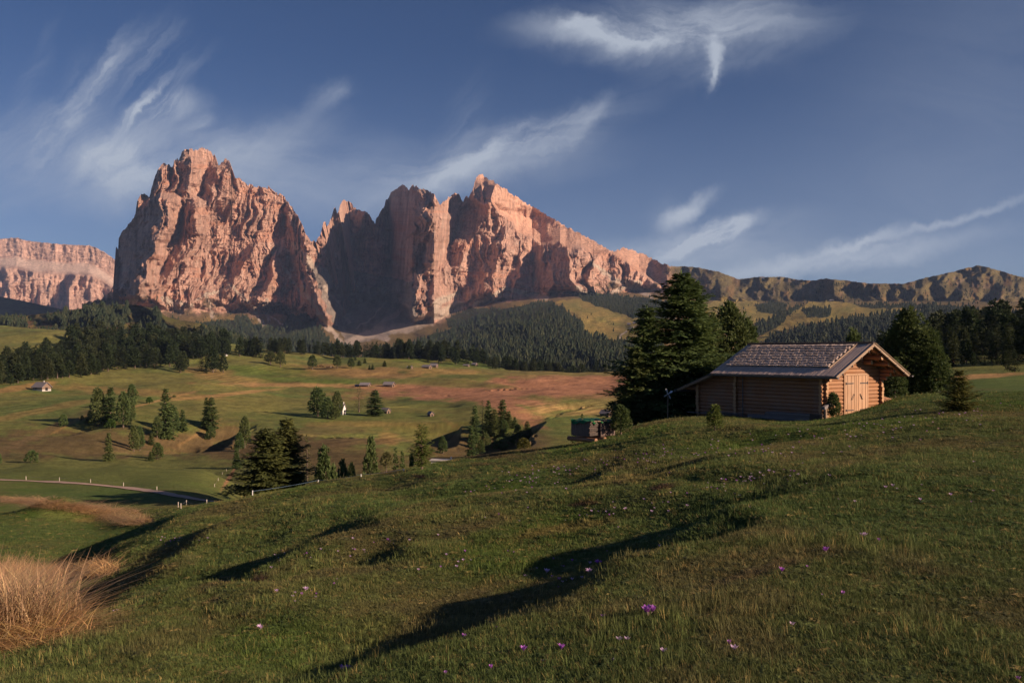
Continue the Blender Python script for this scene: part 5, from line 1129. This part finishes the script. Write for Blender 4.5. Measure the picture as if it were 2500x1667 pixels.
for j in range(ny_ - 1):
    for i in range(nx_ - 1):
        if rnd.random() < .2 + .3 * (j < 2): continue
        a = j * nx_ + i; tf.append((a, a + 1, a + nx_ + 1, a + nx_))
part('tarpaulin', (tv, tf), m_tarp, fw, True)
part('cover_board', join([box_geo(-.6 + .4 * k, -.1, .875, -.24 + .4 * k, 1.1, .90, .004) for k in range(4)]), M_RAKE, fw)

# --- whirligig on a thin post
m_, N = new_mat('pale_metal'); finish(N, (.55, .57, .62, 1), .35, spec=.6, extra=lambda b: b.inputs['Metallic'].__setattr__('default_value', .3)); M_PALE = m_
wp = Vector(((1630 - CX) / F * 47.5, 47.5, 0)); wp.z = zat(wp.x, wp.y)
wg = thing('whirligig', wp, .4, 'thin pole carrying a small pale metal wind wheel beside the spruces', 'wind wheel')
hgt = (HY - F * wp.z / 47.5 - 962) / F * 47.5
part('pole', rod((0, 0, -.2), (0.02, 0, hgt), .028, 8, .018), M_RAKE, wg); part('hub', rod((.02, -.05, hgt + .02), (.02, .05, hgt + .02), .035, 10), M_PALE, wg)
for k in range(4):
    a = .5 + k * math.pi / 2; c_ = Vector((.02 + .18 * math.cos(a), -.03, hgt + .02 + .18 * math.sin(a))); s_ = Vector((-math.sin(a), .35, math.cos(a))) * .055; d = Vector((math.cos(a), 0, math.sin(a))) * .16
    part('blade', ([tuple(c_ - d), tuple(c_ + d * .4 - s_), tuple(c_ + d), tuple(c_ + d * .4 + s_), tuple(c_ - d + Vector((0, .006, 0))), tuple(c_ + d * .4 - s_ + Vector((0, .006, 0))), tuple(c_ + d + Vector((0, .006, 0))), tuple(c_ + d * .4 + s_ + Vector((0, .006, 0)))], [(0, 1, 2, 3), (7, 6, 5, 4), (0, 4, 5, 1), (1, 5, 6, 2), (2, 6, 7, 3), (3, 7, 4, 0)]), M_PALE, wg)
# --- little wooden pen below the spruces
pp = Vector(((1640 - CX) / F * 49.5, 49.5, 0)); pp.z = zat(pp.x, pp.y)
pen = thing('wooden_pen', pp, .3, 'low dark wooden fence half hidden at the foot of the spruces', 'fence')
for k in range(7): part('picket', box_geo(-.6 + k * .19, -.02, -.1, -.6 + k * .19 + .13, .01, .42 + .04 * (k % 2), .004), M_DARK, pen)
part('rail', bar((-.65, .04, .30), (.75, .04, .30), .04, .07), M_DARK, pen)

# ================================================================== huts and houses across the valley
m_, N = new_mat('white_plaster'); finish(N, (.72, .68, .64, 1), .9); M_WHITE = m_
m_, N = new_mat('dark_opening'); finish(N, (.02, .018, .018, 1), .6); M_HOLE = m_
M_HUTW = wood_mat('hut_wood', (.14, .09, .065), (.28, .19, .14), (.2, .16, .14), .6, axis=0, sc_=.3)
M_HUTR = wood_mat('hut_roof', (.17, .155, .165), (.30, .27, .28), axis=0, sc_=.2)
m_, N = new_mat('stone_footing'); g_ = N.n('ShaderNodeNewGeometry').outputs['Position']; finish(N, N.mix(N.noise(g_, 1.5, 4), (.3, .28, .26), (.55, .52, .49)), .9); M_STONE = m_
def hut(px, base, wpx, hpx, ang, label, near=None, wm=None, rm=None, name='hut', cat='hut', lo=150, chim=False, depth=.75, foot=False, door=True, eave=.45, pos=None, group=None):
    p = pos if pos is not None else at(px, base, near, lo); k = p.y / F; L = wpx * k * .95; H = hpx * k; D = L * depth; wh = H * eave + .1
    e = thing(name, p, math.radians(ang), label, cat, group); wm = wm or M_HUTW; rm = rm or M_HUTR; a, d = L / 2, D / 2
    v = [(-a, -d, -1.2), (a, -d, -1.2), (a, d, -1.2), (-a, d, -1.2), (-a, -d, wh), (a, -d, wh), (a, d, wh), (-a, d, wh), (-a, 0, H * .94), (a, 0, H * .94)]
    part('wall', (v, [(0, 1, 5, 4), (2, 3, 7, 6), (1, 2, 6, 9, 5), (3, 0, 4, 8, 7), (4, 5, 9, 8), (6, 7, 8, 9)]), wm, e)
    o_ = L * .09; sl_ = (H * .94 - wh) / d; th = .06 * H; r = []
    for s_ in (-1, 1):
        x0, x1 = -a - o_, a + o_; ye = s_ * (d + o_); ze = wh - sl_ * o_
        vv = [(x0, 0, H), (x1, 0, H), (x1, ye, ze + th * .6), (x0, ye, ze + th * .6), (x0, 0, H - th), (x1, 0, H - th), (x1, ye, ze - th * .4), (x0, ye, ze - th * .4)]
        part('roof', (vv, [(0, 1, 2, 3) if s_ < 0 else (3, 2, 1, 0), (4, 7, 6, 5) if s_ < 0 else (5, 6, 7, 4), (0, 3, 7, 4), (1, 5, 6, 2), (2, 6, 7, 3)]), rm, e)
    if door: part('door', box_geo(a + .002, -D * .16, 0, a + .08, D * .14, wh * .8), M_HOLE, e); part('window', box_geo(-a * .45, -d - .06, wh * .35, -a * .15, -d - .002, wh * .7), M_HOLE, e)
    if foot: part('footing', box_geo(-a - .06, -d - .06, -1.2, a + .06, d + .06, H * .16), M_STONE, e)
    if chim: part('chimney', box_geo(a * .35, -.3, H * .85, a * .35 + .6, .3, H * 1.14), M_STONE, e)
    return e
hut(*L1(300, 566, 628, 105)[0:1], 740 + 626 * .3401, 34, 21, -22, 'brown hut with grey roof and small chimney below the left wood', wm=M_HUTW, foot=True, chim=True, lo=300, name='alpine_hut')
hut(L2(575, 0, 0, 0)[0] + 2, 800 + 524 * .4039, 17, 27, -28, 'white plastered house with dark steep roof, half hidden by pines', wm=M_WHITE, rm=M_HUTR, name='white_house', cat='house', lo=300, chim=True, eave=.5)
hut(L2(845, 0, 0, 0)[0], 800 + 517 * .4039, 20, 14, -30, 'grey hut partly hidden behind the big dense spruce', name='hay_hut', lo=300)
hut(L2(1118, 0, 0, 0)[0], 800 + 533 * .4039, 15, 12, -55, 'small lone grey hay hut on the open meadow', name='hay_hut', lo=300)
hut(L2(723, 0, 0, 0)[0], 800 + 355 * .4039, 23, 10, -12, 'left one of two long grey barns above the red strip of pasture', name='barn', cat='barn', lo=400)
hut(L2(673, 0, 0, 0)[0], 800 + 354 * .4039, 10, 5, 0, 'tiny dark shed at the left end of the barns above the red strip', name='shed', cat='shed', lo=400)
hut(L2(867, 0, 0, 0)[0], 800 + 356 * .4039, 24, 12, -15, 'right one of two long grey barns above the red strip of pasture', name='barn', cat='barn', lo=400)
hut(L2(992, 0, 0, 0)[0], 800 + 247 * .4039, 12, 7, -25, 'leftmost and smallest of the three huts before the rim wood', name='hay_hut', lo=600)
hut(L2(1095, 0, 0, 0)[0], 800 + 245 * .4039, 20, 9, -25, 'middle pale-walled hut before the rim wood', name='hay_hut', lo=600)
hut(L2(1138, 0, 0, 0)[0], 800 + 239 * .4039, 17, 10, -20, 'brown barn right behind the pale-walled hut', name='barn', cat='barn', lo=600)
hut(L2(1333, 0, 0, 0)[0], 800 + 232 * .4039, 14, 5, -20, 'low white-fronted hut on the green meadow at the rim', name='hay_hut', lo=600)
hut(L2(1383, 0, 0, 0)[0], 800 + 230 * .4039, 13, 8, -30, 'taller small hut right of the white-fronted one at the rim', name='hay_hut', lo=600)
hut(1480, 1016, 26, 16, -38, 'lone grey log hut with a long shadow behind the firewood stack', name='log_hut', lo=200)
hut(1604, 1018, 26, 15, -30, 'blue-grey hut seen through the gap left of the spruce trunks', name='log_hut', lo=200)
for x, y, l in ((1536, 793, 'left of two tiny chalets by the white path on the far pasture'), (1549, 791, 'right of two tiny chalets by the white path on the far pasture'), (1862, 681, 'tiny white mountain station on the far grassy ridge'), (2030, 736, 'tiny hut on top of the bright far pasture'), (551, 868, 'tiny pale farm building at the end of the left wood')):
    if y > 860: pos = at(x, y, None, 600)
    else:
        Yd = float(mount_depth(np.array([[float(x)]]), np.array([[float(y)]]))[0, 0]); pos = Vector(P3(x, y, Yd))
    hut(x, y, 8, 5, -20, l, pos=pos, wm=M_WHITE if 'white m' in l or 'pale' in l else M_HUTW, name='chalet', cat='chalet')
rp = Vector(((1086 - CX) / F * 66, 66, 0)); hz_ = (HY - 1121) / F * 66
e = thing('sunken_roof', Vector((rp.x, 66, hz_ - .9)), -.1, 'low flat grey roof just showing over the near crest', 'roof')
part('roof_slab', join([box_geo(-1.1, -.5, .82, 1.1, .5, .90, .01), box_geo(-1.0, -.4, 0, 1.0, .4, .82)]), M_STONE, e); part('vent_pipe', rod((.5, 0, .9), (.5, 0, 1.12), .05), M_PALE, e)

# ================================================================== cattle
m_, N = new_mat('cow_brown'); finish(N, (.07, .035, .02, 1), .8); M_COW = m_
m_, N = new_mat('cow_pale'); finish(N, (.45, .38, .30, 1), .8); M_COWP = m_
def cow_mesh(m_):
    g = []
    def ell(c, r, n=8, k=5):
        vs, fs = [], []
        for j in range(k + 1):
            t = math.pi * j / k
            for i in range(n): a = 2 * math.pi * i / n; vs.append((c[0] + r[0] * math.cos(t), c[1] + r[1] * math.sin(t) * math.cos(a), c[2] + r[2] * math.sin(t) * math.sin(a)))
        for j in range(k):
            for i in range(n): fs.append((j * n + i, j * n + (i + 1) % n, (j + 1) * n + (i + 1) % n, (j + 1) * n + i))
        return vs, fs
    g.append(ell((0, 0, 1.0), (.85, .32, .36))); g.append(rod((.65, 0, 1.1), (1.15, 0, .85), .2, 7, .14)); g.append(ell((1.25, 0, .72), (.26, .13, .16)))
    for x in (-.6, .55):
        for y in (-.18, .18): g.append(rod((x, y, .85), (x + .03, y, 0), .10, 6, .05))
    g.append(rod((-.83, 0, 1.15), (-.9, 0, .5), .03, 5)); return raw_mesh('cow_mesh', *join(g), True, [m_])
CW = [cow_mesh(M_COW), cow_mesh(M_COWP)]
for i, (x, y, lb, k) in enumerate([(775, 897, 'dark brown cow at the left end of the herd', 0), (781, 896, 'second brown cow from the left of the herd', 0), (784, 895, 'highest of the brown cows bunched at the left of the herd', 0), (788, 897, 'brown cow at the right of the left bunch', 0), (798, 898, 'brown cow alone in the middle of the herd', 0), (805, 898, 'dark cow left of the pale cow', 0), (808, 898.5, 'single pale cow in the herd', 1), (812, 899, 'dark cow at the right end of the herd', 0)]):
    p = at(x, y, None, 500); o = link('cow', CW[k], None, label=lb + ' on the dry meadow', category='cow', group='cattle grazing on the dry meadow'); o.location = p; o.rotation_euler = (0, 0, random.uniform(0, 6.28)); o.scale = (1.15,) * 3

# ================================================================== fences, track
m_, N = new_mat('post_wood'); g_ = N.n('ShaderNodeNewGeometry').outputs['Position']; finish(N, N.mix(N.noise(g_, 12, 4), (.42, .36, .30), (.62, .55, .47)), .85); M_POST = m_
m_, N = new_mat('white_plastic'); finish(N, (.6, .6, .6, 1), .5); M_PLAS = m_
m_, N = new_mat('blue_rope'); finish(N, (.28, .42, .55, 1), .6); M_ROPE = m_
m_, N = new_mat('fence_wire'); finish(N, (.22, .21, .22, 1), .5); M_WIRE = m_
def fence(name, label, posts, hpx, pm, wire, wr, near=None, lo=3, pr=.05, rope_pts=None):
    ps = [at(x, y, n_ if near is None else near, lo) for x, y, n_ in posts]; e = thing(name, ps[0], 0, label, 'fence'); o0 = ps[0]; tops = []
    for p, h_ in zip(ps, hpx):
        H = h_ / F * p.y; q = p - o0; part('post', rod((q.x, q.y, q.z - .3), (q.x + random.uniform(-.03, .03), q.y, q.z + H), pr, 7, pr * .85), pm, e); tops.append(Vector((q.x, q.y, q.z + H * .88)))
    if wire:
        pts = rope_pts(o0, tops) if rope_pts else tops; g = []
        for a, b in zip(pts[:-1], pts[1:]):
            m0 = a
            for k in range(1, 7): t = k / 6; m1 = a.lerp(b, t) - Vector((0, 0, .18 * (b - a).length * .06 * 4 * t * (1 - t))); g.append(rod(m0, m1, wr, 4)); m0 = m1
        part('wire', join(g), wire, e)
    return e
fence('pasture_fence', 'row of five thin pale posts standing above the gravel track', [(64, 1171, 88), (145, 1174, 86), (221, 1178, 84), (301, 1186, 81), (383, 1196, 76)], [9, 9, 9, 9, 9], M_POST, M_WIRE, .006, pr=.035)
fence('pasture_fence', 'four pale posts where the gravel track meets the near slope', [(435, 1240, 50), (442, 1241, 50), (455, 1233, 54), (504, 1234, 52)], [15, 13, 13, 14], M_POST, M_WIRE, .006, pr=.03)
fence('pasture_fence', 'fence of thin posts climbing beside the rusty strip between two fields', [(524, 1188, 84), (533, 1173, 92), (543, 1158, 100), (553, 1150, 104)], [7, 7, 6, 6], M_POST, M_WIRE, .006, pr=.03)
fence('rope_fence', 'electric fence of white posts with blue rope along the near crest', [(616, 1214, 46), (777, 1181, 47.5), (882, 1165, 47.5), (985, 1152, 47)], [17, 9, 8, 8], M_PLAS, M_ROPE, .007, pr=.032)
# gravel track lying in the field
m_, N = new_mat('gravel'); g_ = N.n('ShaderNodeNewGeometry').outputs['Position']; finish(N, N.mix(N.noise(g_, 2.5, 6, .7), (.30, .20, .155), (.50, .36, .28)), .95, N.noise(g_, 8, 5), .5, .03)
def track(name, line, w_m, label=None, near=None, lo=3, rise=.05, mat=None):
    pts = []
    for (x0, y0), (x1, y1) in zip(line[:-1], line[1:]):
        for k in range(10): t = k / 10; pts.append(at(x0 + (x1 - x0) * t, y0 + (y1 - y0) * t, near, lo))
    pts.append(at(*line[-1], near, lo)); P_ = np.array([tuple(p) for p in pts]); P_ = np.stack([np.convolve(np.pad(P_[:, i], 3, 'edge'), np.ones(7) / 7, 'valid') for i in range(3)], 1)
    vs, fs = [], []
    for i, p in enumerate(P_):
        d = P_[min(i + 1, len(P_) - 1)] - P_[max(i - 1, 0)]; n_ = np.array([-d[1], d[0]]); n_ = n_ / (np.linalg.norm(n_) + 1e-9) * w_m / 2 * random.uniform(.9, 1.1)
        for s_ in (-1, -.34, .34, 1): x, y = p[0] + n_[0] * s_, p[1] + n_[1] * s_; vs.append((x, y, zat(x, y) + rise))
    for i in range(len(P_) - 1):
        for k in range(3): a = i * 4 + k; fs.append((a, a + 1, a + 5, a + 4))
    return structure(name, raw_mesh(name, vs, fs, True), mat or m_)
track('gravel_track', [(-60, 1170), (40, 1173), (120, 1176), (200, 1181), (280, 1188), (360, 1197), (430, 1210), (480, 1219), (535, 1228)], 1.0, near=80)
# ================================================================== grass, reeds, flowers
def mat_tint(name, k=1.0, rough=.7, trans=.25):
    m_ = bpy.data.materials.new(name); m_.use_nodes = True; N = NT(m_.node_tree)
    at_ = N.n('ShaderNodeAttribute', _attribute_name='tint', _attribute_type='INSTANCER').outputs['Color']
    oi = N.n('ShaderNodeObjectInfo').outputs['Random']; tc = N.n('ShaderNodeSeparateXYZ', i0=N.n('ShaderNodeTexCoord').outputs['Object']).outputs[2]
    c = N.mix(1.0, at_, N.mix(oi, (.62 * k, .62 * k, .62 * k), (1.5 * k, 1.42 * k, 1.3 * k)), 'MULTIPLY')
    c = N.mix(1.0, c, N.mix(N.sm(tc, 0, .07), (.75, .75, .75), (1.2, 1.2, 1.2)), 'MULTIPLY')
    b = N.n('ShaderNodeBsdfPrincipled'); N.set(b, 'Base Color', c); b.inputs['Roughness'].default_value = rough; b.inputs['Specular IOR Level'].default_value = .25
    t = N.n('ShaderNodeBsdfTranslucent'); N.set(t, 0, c); mx = N.n('ShaderNodeMixShader', i0=trans, i1=b.outputs[0], i2=t.outputs[0]); N.n('ShaderNodeOutputMaterial', i0=mx.outputs[0]); return m_
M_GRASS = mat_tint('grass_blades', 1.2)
def tuft_mesh(name, seed, n, rad, h0, h1, w_, mat, lean=.5, segs=2):
    rnd = random.Random(seed); vs, fs = [], []
    for _ in range(n):
        a = rnd.uniform(0, 6.283); r = rad * math.sqrt(rnd.random()); p = Vector((r * math.cos(a), r * math.sin(a), -.01)); b = rnd.uniform(0, 6.283); h = rnd.uniform(h0, h1); ln = rnd.uniform(.1, lean) * h
        d = Vector((math.cos(b), math.sin(b), 0)); s = Vector((-d.y, d.x, 0)) * w_ * .5; i = len(vs); vs += [tuple(p - s), tuple(p + s)]
        for k in range(1, segs): t = k / segs; q = p + d * ln * t * t + Vector((0, 0, h * t)); vs += [tuple(q - s * (1 - t * .4)), tuple(q + s * (1 - t * .4))]; fs.append((i + 2 * k - 2, i + 2 * k - 1, i + 2 * k + 1, i + 2 * k))
        vs.append(tuple(p + d * ln + Vector((0, 0, h * .96)))); fs.append((i + 2 * segs - 2, i + 2 * segs - 1, i + 2 * segs))
    return raw_mesh(name, vs, fs, False, [mat])
TF = [tuft_mesh('grass_tuft_mesh', s_, 26, .085, .020, .060, .0040, M_GRASS, .9) for s_ in range(4)] + [tuft_mesh('grass_tuft_mesh', 9, 9, .05, .06, .14, .003, M_GRASS, .7, 3)]
_r = random.Random(31); _v, _f = [], []
for k in range(7):
    a = k * .9 + _r.uniform(-.2, .2); d = Vector((math.cos(a), math.sin(a), 0)); s_ = Vector((-d.y, d.x, 0)); i = len(_v); L_ = _r.uniform(.05, .08)
    for t, w_, z in ((0, .004, 0), (.5, .014, .022), (1, .003, .018)): c = d * L_ * t; _v += [tuple(c - s_ * w_ + Vector((0, 0, z))), tuple(c + s_ * w_ + Vector((0, 0, z)))]
    _f += [(i, i + 1, i + 3, i + 2), (i + 2, i + 3, i + 5, i + 4)]
TF.append(raw_mesh('rosette_mesh', _v, _f, False, [M_GRASS]))
rg = np.random.default_rng(77)
NG = 210000
px = rg.uniform(-120, 2620, NG); Yg = np.exp(math.log(2.7) + (math.log(58) - math.log(2.7)) * rg.random(NG) ** .78)
nb = 60000; Yb_ = np.exp(rg.uniform(math.log(2.2), math.log(45), nb)); sd_ = np.where(rg.random(nb) < .5, -1, 1); ed_ = np.where(sd_ < 0, -120, 2620)
px = np.concatenate([px, ed_ + sd_ * rg.uniform(0, 6.5, nb) / Yb_ * F]); Yg = np.concatenate([Yg, Yb_])
Zg = ter_z(px, Yg); Xg = (px - CX) / F * Yg; PYg = HY - F * Zg / Yg
vis = (PYg < 1720) | (px < -110) | (px > 2610)
gx, gy = Xg - P0.x, Yg - P0.y; lx_ = gx * math.cos(GA) + gy * math.sin(GA); ly_ = -gx * math.sin(GA) + gy * math.cos(GA)
vis &= ~((lx_ > -.25) & (lx_ < 5.2) & (ly_ > -.1) & (ly_ < 8.2))
px, Yg, Zg, Xg, PYg = [a[vis] for a in (px, Yg, Zg, Xg, PYg)]; n = len(px)
tint = ground_col(px, PYg, Xg, Yg); sc0 = np.clip((Yg / 9) ** .6, .8, 2.2) * rg.uniform(.7, 1.35, n) * (.8 + .5 * vn(Xg / .6, Yg / .6, 3)); hs = np.clip((Yg / 9) ** .25, .85, 1.35) * rg.uniform(.6, 1.25, n) * (.55 + .9 * vn(Xg / 1.1 + 5, Yg / 1.1, 6))
idx = np.where(rg.random(n) < .02 + .16 * sstep(vn(Xg / .9 + 7, Yg / .9, 9), .62, .85), 4, np.where(rg.random(n) < .08, 5, rg.integers(0, 4, n)))
dryk = (rg.random(n) < .10)[:, None]; tint = np.where(dryk, tint * .4 + DRY * .9, tint)
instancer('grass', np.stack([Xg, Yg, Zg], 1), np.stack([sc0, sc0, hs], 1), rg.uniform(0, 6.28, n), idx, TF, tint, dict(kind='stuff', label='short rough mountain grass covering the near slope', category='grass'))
# tall dry reeds at the left edge and the straw-coloured strips in the hollow
RD = [tuft_mesh('reed_tuft_mesh', 20 + s_, 34, .24, .35, 1.0, .007, M_GRASS, .95, 3) for s_ in range(3)]
pts, tn, sc_, hz = [], [], [], []
def reeds(poly, n_, h0, h1, w0, cr, seed, near=None):
    r_ = random.Random(seed); xs = [p[0] for p in poly]; ys = [p[1] for p in poly]; c_ = 0
    while c_ < n_:
        x = r_.uniform(min(xs), max(xs)); y = r_.uniform(min(ys), max(ys))
        if not inpoly(np.array([x]), np.array([y]), poly)[0]: continue
        p = at(x, y, near); pts.append(tuple(p)); k = r_.uniform(.6, 1.2); tn.append(np.array(cr) * k * np.array([1, r_.uniform(.85, 1.1), 1])); h = r_.uniform(h0, h1); hz.append(h); sc_.append(w0 * r_.uniform(.8, 1.3)); c_ += 1
reeds([(-140, 1440), (30, 1430), (95, 1450), (135, 1480), (120, 1520), (60, 1550), (-10, 1565), (-140, 1570)], 430, .35, .95, 1.6, (.33, .235, .135), 1, 13)
reeds([(-140, 1405), (60, 1398), (110, 1420), (140, 1450), (40, 1470), (-140, 1480)], 240, .4, .95, 1.5, (.34, .22, .12), 2, 18)
reeds([(-140, 1400), (60, 1395), (150, 1440), (190, 1500), (150, 1560), (40, 1590), (-140, 1600)], 420, .08, .34, 1.3, (.30, .20, .09), 9, 13)
reeds([(60, 1400), (150, 1385), (260, 1378), (300, 1400), (160, 1425), (110, 1440)], 160, .12, .34, 1.6, (.38, .24, .11), 3, 28)
reeds([(0, 1213), (120, 1222), (220, 1236), (300, 1248), (360, 1268), (350, 1282), (230, 1256), (120, 1238), (0, 1224)], 260, .10, .26, 2.6, (.33, .23, .12), 4, 60)
#reeds([(430, 1418), (470, 1418), (470, 1440), (430, 1440)], 22, .25, .4, .5, (.30, .2, .10), 5)
n = len(pts); instancer('dry_reeds', pts, np.stack([sc_, sc_, hz], 1), rg.uniform(0, 6.28, n), rg.integers(0, 3, n), RD, np.array(tn), dict(kind='stuff', label='tall straw coloured reeds and dry grass in the hollow at the left edge', category='reeds'))

# crocuses
def flower_mat(name, a, b):
    m_, N = new_mat(name); z = N.n('ShaderNodeSeparateXYZ', i0=N.n('ShaderNodeTexCoord').outputs['Object']).outputs[2]
    c = N.mix(N.sm(z, .3, 1.0), a, b); bs = N.n('ShaderNodeBsdfPrincipled'); N.set(bs, 'Base Color', c); bs.inputs['Roughness'].default_value = .6
    t = N.n('ShaderNodeBsdfTranslucent'); N.set(t, 0, c); mx = N.n('ShaderNodeMixShader', i0=.4, i1=bs.outputs[0], i2=t.outputs[0]); N.n('ShaderNodeOutputMaterial', i0=mx.outputs[0]); return m_
M_PET = flower_mat('crocus_petal', (.34, .09, .44), (.50, .16, .62)); M_PAL = flower_mat('pale_crocus_petal', (.6, .42, .6), (.72, .5, .75)); m_, N = new_mat('crocus_stem'); finish(N, (.62, .52, .42, 1), .6); M_STEM = m_
def petals(seed, open_=.45):
    rnd = random.Random(seed); vs, fs = [], []
    for k in range(6):
        a = k * math.pi / 3 + rnd.uniform(-.15, .15); d = Vector((math.cos(a), math.sin(a), 0)); s = Vector((-d.y, d.x, 0)); o = open_ * rnd.uniform(.7, 1.2); i = len(vs)
        for t, w_ in ((0, .05), (.35, .16), (.7, .17), (1, .02)):
            c = d * (.05 + o * t * t * .6 + .12 * t) + Vector((0, 0, .45 + .55 * t)); vs += [tuple(c - s * w_), tuple(c + s * w_ + d * .02)]
        for q in range(3): fs.append((i + 2 * q, i + 2 * q + 1, i + 2 * q + 3, i + 2 * q + 2))
    return vs, fs
PETM = [raw_mesh('petals_mesh', *petals(s_, o), True, [M_PET]) for s_, o in ((1, .2), (2, .35), (3, .5))]; PALM = [raw_mesh('pale_petals_mesh', *petals(s_, .6), True, [M_PAL]) for s_ in (5, 6)]
STM = raw_mesh('stem_mesh', *rod((0, 0, -.3), (0.02, 0, .55), .05, 6, .04), True, [M_STEM])
for px_, py_, hp, k, pale, lb in [
  (1583, 1505, 30, 4, 0, 'large clump of purple crocuses with white stems on the sunny lip above the shadow'), (1369, 1592, 26, 1, 0, 'tall single purple crocus in the bottom centre, right of a thinner one'),
  (1277, 1597, 22, 1, 0, 'thin purple crocus bud in the bottom centre, left of the taller one'), (1333, 1402, 20, 3, 1, 'pale pink crocus clump just left of the widest clump in mid slope'), (1440, 1402, 20, 4, 1, 'widest pale pink crocus clump in the middle of the slope'),
  (1463, 1380, 16, 2, 0, 'small purple crocus pair right above the widest pink clump'), (1130, 1564, 20, 2, 0, 'pink crocus pair in the dark grass left of the long shadow'), (1210, 1538, 14, 1, 0, 'small crocus at the lower edge of the long shadow, above its neighbours'),
  (1199, 1638, 18, 1, 0, 'purple crocus near the bottom edge, left of the dry stalk'), (1089, 1650, 16, 1, 0, 'lone violet crocus nearest the bottom edge left of centre'), (1473, 1513, 16, 1, 0, 'single crocus on the lip of the shadow left of the large purple clump'),
  (2015, 1352, 18, 2, 0, 'pair of bright purple crocuses in the grass at right'), (2110, 1312, 18, 3, 1, 'small pale clump of crocuses above the bright pair at right'), (2146, 1325, 14, 1, 0, 'single violet crocus just right of the pale clump at right'), (1907, 1401, 18, 1, 0, 'single crocus in the reddish dry patch at right'),
  (1970, 1387, 10, 1, 0, 'small crocus at the upper end of the reddish dry patch'), (2058, 1456, 18, 1, 0, 'right crocus of two standing apart below the reddish dry patch'), (2009, 1460, 12, 1, 0, 'left and smaller crocus of two below the reddish dry patch'), (1782, 1580, 20, 1, 0, 'closed violet crocus alone in the lower right grass'),
  (842, 1645, 24, 2, 0, 'purple crocus pair at the bottom left of the long shadow'), (637, 1538, 18, 2, 1, 'pale crocus pair on the brown rise at lower left'), (746, 1444, 18, 2, 1, 'pink crocus pair on the green terrace left of centre'), (2488, 1664, 16, 1, 0, 'purple crocus cut by the bottom right corner')]:
    p = at(px_, py_); e = thing('crocus', p, 0, lb, 'flower', 'crocuses in the near grass'); H = hp / F * p.y * (.72 if pale else .95); rnd = random.Random(px_)
    for q in range(k):
        o_ = Vector((rnd.uniform(-.35, .35), rnd.uniform(-.25, .25), 0)) * H * (0 if k == 1 else 1); s_ = H * rnd.uniform(.8, 1.05); M = Matrix.Translation(o_) @ Matrix.Rotation(rnd.uniform(-.25, .25), 4, 'X') @ Matrix.Rotation(rnd.uniform(-.25, .25), 4, 'Y') @ Matrix.Rotation(rnd.uniform(0, 6), 4, 'Z') @ Matrix.Scale(s_, 4)
        a = link('petals', rnd.choice(PALM if pale else PETM), e); a.matrix_local = M; b = link('stem', STM, e); b.matrix_local = M
# countless tiny far flowers
pts, ix, sz = [], [], []
r_ = random.Random(12)
for cx_, cy_, rx, ry, n_ in [(1850, 1175, 170, 30, 60), (1500, 1130, 260, 30, 90), (2150, 1040, 200, 30, 70), (2350, 1010, 120, 30, 30), (1750, 1100, 200, 25, 50), (760, 1440, 90, 25, 14), (900, 1340, 150, 25, 20), (1350, 1400, 160, 40, 26), (1120, 1370, 120, 20, 14), (1250, 1180, 200, 30, 60), (700, 1360, 120, 20, 16), (420, 1320, 60, 15, 20), (280, 1490, 90, 15, 8), (1600, 1600, 500, 50, 10), (2250, 1200, 200, 60, 16), (1500, 1240, 300, 30, 40), (1950, 1090, 300, 30, 50)]:
    for _ in range(int(n_ * .8)):
        x = cx_ + r_.gauss(0, .5) * rx; y = cy_ + r_.gauss(0, .5) * ry - (x - cx_) * .12
        p = at(x, min(1660, y)); pts.append(tuple(p)); pal = r_.random() < .7; ix.append(r_.randrange(3) if not pal else 3 + r_.randrange(2)); sz.append(r_.uniform(.022, .050) * (1 + p.y / 70))
instancer('wildflowers', pts, np.stack([sz, sz, sz], 1), rg.uniform(0, 6.28, len(pts)), ix, PETM + PALM, None, dict(kind='stuff', label='tiny pink and white flowers dotted over the near slope', category='flowers'))

# ================================================================== haze
bm_ = bmesh.new(); bmesh.ops.create_cube(bm_, size=1)
for v in bm_.verts: v.co = Vector((v.co.x * 24000, 5500 + v.co.y * 12600, 745 + v.co.z * 1730))
me = bpy.data.meshes.new('haze'); bm_.to_mesh(me); bm_.free()
m_ = bpy.data.materials.new('haze_air'); m_.use_nodes = True; N = NT(m_.node_tree)
vol = N.n('ShaderNodeVolumePrincipled'); vol.inputs['Color'].default_value = (.42, .60, 1, 1); vol.inputs['Density'].default_value = 2.3e-5; vol.inputs['Anisotropy'].default_value = 0
o_ = N.t.nodes.new('ShaderNodeOutputMaterial'); N.t.links.new(vol.outputs[0], o_.inputs['Volume'])
link('haze', me, None, m_, kind='stuff', label='thin blue evening haze between the meadow and the far mountains', category='haze')
